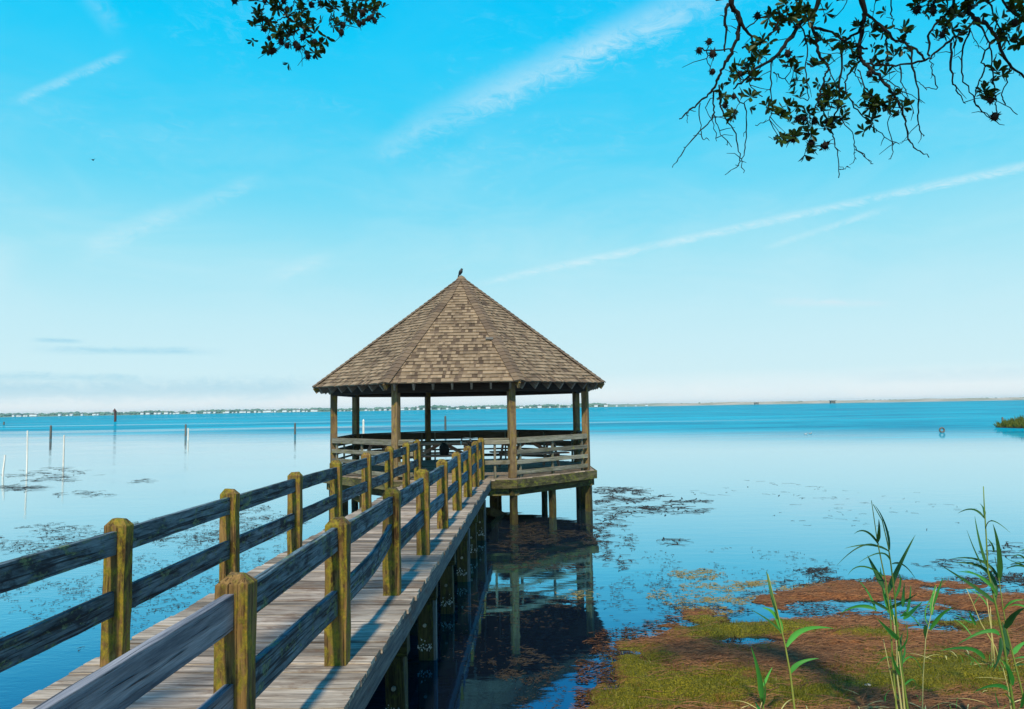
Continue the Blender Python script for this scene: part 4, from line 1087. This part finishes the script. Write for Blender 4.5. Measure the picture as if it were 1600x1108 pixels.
limbs_r = [
 ([(300, -40), (290, 20), (320, 60), (330, 110), (320, 160), (300, 220), (270, 280), (240, 340), (210, 400), (160, 450), (110, 490), (65, 530)], 24, 5), ([(320, 60), (350, 120), (395, 190)], 16, 8), ([(280, 20), (265, 80), (270, 150), (262, 230)], 14, 7),
 ([(210, 400), (215, 480), (200, 540), (120, 620), (60, 710), (30, 740)], 8, 3), ([(215, 510), (240, 580), (290, 655)], 5, 3), ([(240, 380), (250, 500), (300, 580), (330, 690), (320, 740), (265, 778)], 7, 3), ([(320, 440), (362, 500), (355, 640), (340, 720), (350, 772)], 6, 3),
 ([(150, 460), (155, 560), (165, 620), (185, 615)], 5, 3), ([(110, 490), (95, 515), (100, 545)], 4, 2), ([(190, 205), (185, 260), (200, 310)], 5, 4), ([(160, 215), (220, 230), (300, 215)], 6, 7), ([(215, 430), (180, 480), (215, 560), (225, 630)], 4, 3),
 ([(700, -40), (660, 60), (600, 110), (540, 190), (480, 260), (400, 310), (360, 350), (300, 400)], 24, 7), ([(640, 100), (670, 170), (685, 240), (725, 300), (710, 340), (690, 420), (670, 480), (650, 600)], 16, 5), ([(660, 120), (740, 150), (790, 180), (850, 200), (900, 220)], 13, 8),
 ([(580, 85), (510, 90), (490, 130), (420, 190), (340, 215)], 11, 8), ([(470, 270), (470, 400), (475, 480), (460, 530), (400, 560)], 6, 3), ([(480, 320), (520, 350), (555, 380)], 6, 3), ([(430, 430), (380, 380), (395, 330)], 4, 4), ([(360, 130), (420, 80), (500, 60)], 5, 6), ([(600, 110), (630, 200), (625, 330), (640, 450)], 7, 4),
 ([(860, -40), (890, 50), (880, 110), (870, 180), (870, 260), (900, 290), (960, 350), (1000, 400), (1040, 460), (1070, 540), (1085, 620), (1110, 655), (1175, 700)], 24, 4), ([(890, 60), (950, 110), (1010, 165), (1100, 210), (1160, 265)], 13, 9),
 ([(860, 150), (810, 175), (790, 210), (785, 300), (775, 400), (770, 470), (740, 560), (750, 620), (770, 690), (775, 795)], 12, 4), ([(770, 740), (795, 750), (815, 742)], 3, 2), ([(870, 265), (830, 310), (800, 380), (830, 460), (900, 540), (960, 600), (1040, 645)], 9, 3),
 ([(890, 285), (960, 290), (1050, 290), (1160, 270), (1200, 240), (1270, 180), (1340, 130), (1380, 90)], 8, 10), ([(860, 310), (890, 390), (930, 430), (1000, 490), (990, 560), (1015, 680), (995, 710)], 6, 3), ([(1100, 210), (1105, 300), (1130, 420), (1125, 520), (1140, 590), (1155, 610)], 9, 3),
 ([(770, 520), (830, 590), (850, 660), (900, 710), (925, 735)], 5, 3), ([(840, 640), (840, 690), (852, 710)], 3, 2), ([(985, 170), (990, 250), (982, 320)], 10, 5), ([(1050, 290), (1055, 360), (1080, 430), (1110, 510)], 6, 3), ([(950, 350), (1030, 380), (1060, 420)], 5, 3), ([(1080, 620), (1045, 640)], 3, 2), ([(730, 310), (760, 380), (800, 400)], 5, 4), ([(820, 290), (850, 340), (880, 380)], 5, 3),
 ([(1340, -40), (1360, 60), (1400, 90), (1450, 130), (1490, 190), (1520, 270), (1600, 340), (1640, 380)], 18, 9), ([(1360, 130), (1330, 220), (1320, 320), (1370, 430), (1420, 510), (1510, 558)], 7, 3), ([(1270, 190), (1280, 340), (1300, 400), (1340, 460)], 10, 3),
 ([(1290, -30), (1280, 40), (1220, 90), (1180, 160), (1180, 250)], 13, 8), ([(1390, 90), (1440, 180), (1420, 260), (1420, 320), (1380, 420), (1400, 490), (1470, 540)], 9, 3), ([(1540, 300), (1510, 390), (1515, 460), (1570, 515)], 6, 3), ([(1450, 190), (1460, 300), (1465, 400), (1475, 480), (1470, 525)], 6, 4),
 ([(1180, 260), (1195, 330), (1210, 400), (1150, 380), (1110, 350)], 5, 3), ([(830, -30), (790, 40), (745, 85)], 5, 3), ([(940, -30), (935, 20), (925, 75)], 5, 3), ([(1005, -30), (1010, 60), (1015, 110), (1050, 140)], 6, 4), ([(1490, -30), (1530, 40), (1600, 90), (1640, 110)], 8, 6), ([(1360, 140), (1400, 215)], 4, 2), ([(1190, -30), (1195, 30), (1195, 75)], 12, 8), ([(1440, -30), (1470, 80), (1530, 200)], 7, 5)]
clus_r = [(470, 80), (515, 130), (570, 60), (600, 40), (540, 20), (715, 60), (430, 190), (430, 250), (350, 290), (330, 330), (400, 350), (380, 435), (260, 415), (455, 480), (305, 510), (510, 110), (570, 320), (590, 360), (660, 300), (700, 180), (740, 240), (740, 400), (720, 370), (770, 490), (790, 520), (540, 490), (510, 520), (600, 440), (640, 510), (690, 560), (730, 540), (650, 600), (570, 610), (505, 610), (620, 690), (650, 660), (780, 180), (840, 250), (860, 120), (910, 150), (930, 250), (970, 130), (1075, 155), (1050, 210), (1020, 250), (950, 370), (920, 440), (1040, 440), (940, 490), (970, 500), (930, 550), (1060, 480), (1130, 20), (1180, 10), (1280, 100), (1300, 70), (1230, 140), (1270, 30), (1490, 80), (1500, 140), (1530, 170), (1560, 50), (1590, 10), (1570, 180), (1480, 320), (1420, 410), (1450, 440), (1590, 80), (1350, 40), (1380, 20), (1300, 160),
          (820, 220), (845, 265), (410, 270), (380, 240), (320, 310), (600, 130), (640, 160), (690, 500), (730, 430), (700, 440), (560, 300), (900, 450), (950, 460), (1440, 20), (560, 90), (630, 60), (525, 60)]
seed_r = [(150, 225), (210, 320), (410, 70), (305, 430), (210, 240), (545, 240), (530, 630), (570, 620), (650, 640), (712, 650), (720, 545), (620, 530), (590, 530), (1130, 35), (1120, 45), (1195, 50), (1235, 155), (1450, 445), (1470, 520), (1560, 100), (1275, 50), (910, 330), (310, 500), (665, 540), (740, 550), (265, 470), (195, 185), (330, 330)]
overhang('overhanging_tree', 'large tree overhanging from the top right with dark twisted hanging twigs', c7, 4.1, limbs_r, clus_r, seed_r,
         [Vector((6.4, -2.4, .6)), Vector((6.35, -2.3, 2.4)), Vector((5.9, -2.0, 4.3)), Vector((4.8, -1.4, 5.8)), Vector((3.3, -.8, 6.6))], 1/2.857)
limbs_l = [([(480, -40), (540, 80), (590, 150), (585, 260), (580, 330)], 18, 7), ([(590, 140), (640, 90), (670, 60), (690, -30)], 9, 8), ([(600, 150), (680, 200), (720, 250), (790, 330), (840, 350)], 10, 6), ([(570, 140), (490, 185), (485, 230), (430, 240), (360, 220)], 9, 5),
 ([(580, 80), (630, 50), (640, 0), (640, -30)], 7, 7), ([(910, -40), (945, 60), (945, 110), (925, 220)], 9, 5), ([(945, 110), (1000, 180), (1050, 190)], 7, 6), ([(1050, -40), (1055, 60), (1055, 180), (1040, 250)], 8, 5), ([(1055, 40), (990, 60), (950, 40)], 6, 5), ([(1120, -30), (1135, 60), (1160, 150), (1200, 200)], 7, 5),
 ([(1140, -30), (1230, 70), (1330, 110), (1400, 150)], 8, 4), ([(1160, 20), (1200, 90), (1210, 130)], 6, 4), ([(430, 240), (430, 320)], 5, 4), ([(580, 330), (520, 400), (470, 420)], 6, 4), ([(640, 210), (640, 330), (700, 400), (760, 450)], 7, 5), ([(600, 110), (660, 160), (690, 180)], 7, 5), ([(390, -30), (385, 10)], 6, 5), ([(740, -30), (780, 30), (840, 20), (860, -30)], 6, 5)]
clus_l = [(330, 120), (310, 210), (400, 130), (490, 90), (500, 60), (700, 100), (750, 170), (730, 250), (810, 280), (870, 360), (500, 280), (420, 410), (800, 440), (560, 250), (640, 210), (660, 160), (1110, 160), (1100, 130), (980, 210), (970, 90), (880, 50), (1290, 40), (1320, 70), (1100, 20), (1160, 90), (700, 30), (1240, 20), (330, 160), (550, 280), (600, 290), (720, 210)]
seed_l = [(430, 190), (430, 320), (390, 240), (470, 420), (450, 430), (530, 350), (580, 380), (650, 370), (670, 390), (710, 310), (740, 440), (755, 470), (810, 350), (780, 40), (860, 30), (1030, 270), (1045, 210), (1260, 155), (1310, 175), (1180, 200), (1215, 190), (390, 10), (580, 80), (700, 40), (1210, 110), (140, 5), (550, 10), (1285, 140)]
overhang('overhanging_tree', 'tree whose small leafy branch dips in at the top left of centre', cL, 4.4, limbs_l, clus_l, seed_l,
         [Vector((-5.6, -2.4, .7)), Vector((-5.5, -2.3, 2.4)), Vector((-5.0, -2.0, 4.3)), Vector((-3.8, -1.2, 5.7)), Vector((-2.4, -.4, 6.4))], 1/5.333)

# ------------------------------------------------------------------ air
def haze():
    m = bpy.data.materials.new('haze_air'); m.use_nodes = True; nt = m.node_tree; nt.nodes.clear()
    out = nt.nodes.new('ShaderNodeOutputMaterial'); v = nt.nodes.new('ShaderNodeVolumePrincipled')
    v.inputs['Color'].default_value = (.72, .94, 1.0, 1); v.inputs['Density'].default_value = .00008; v.inputs['Anisotropy'].default_value = .0
    nt.links.new(v.outputs[0], out.inputs['Volume'])
    mb = MB(); X = 9600; y0, y1, z0, z1 = -9600, 9600, -2.4, 40
    V = [(-X, y0, z0), (X, y0, z0), (X, y1, z0), (-X, y1, z0), (-X, y0, z1), (X, y0, z1), (X, y1, z1), (-X, y1, z1)]
    mb.add(V, [(3, 2, 1, 0), (4, 5, 6, 7), (0, 1, 5, 4), (1, 2, 6, 5), (2, 3, 7, 6), (3, 0, 4, 7)])
    tag(mb.build('haze', m), 'thin pale air over the far water', 'haze', kind='stuff')
haze()
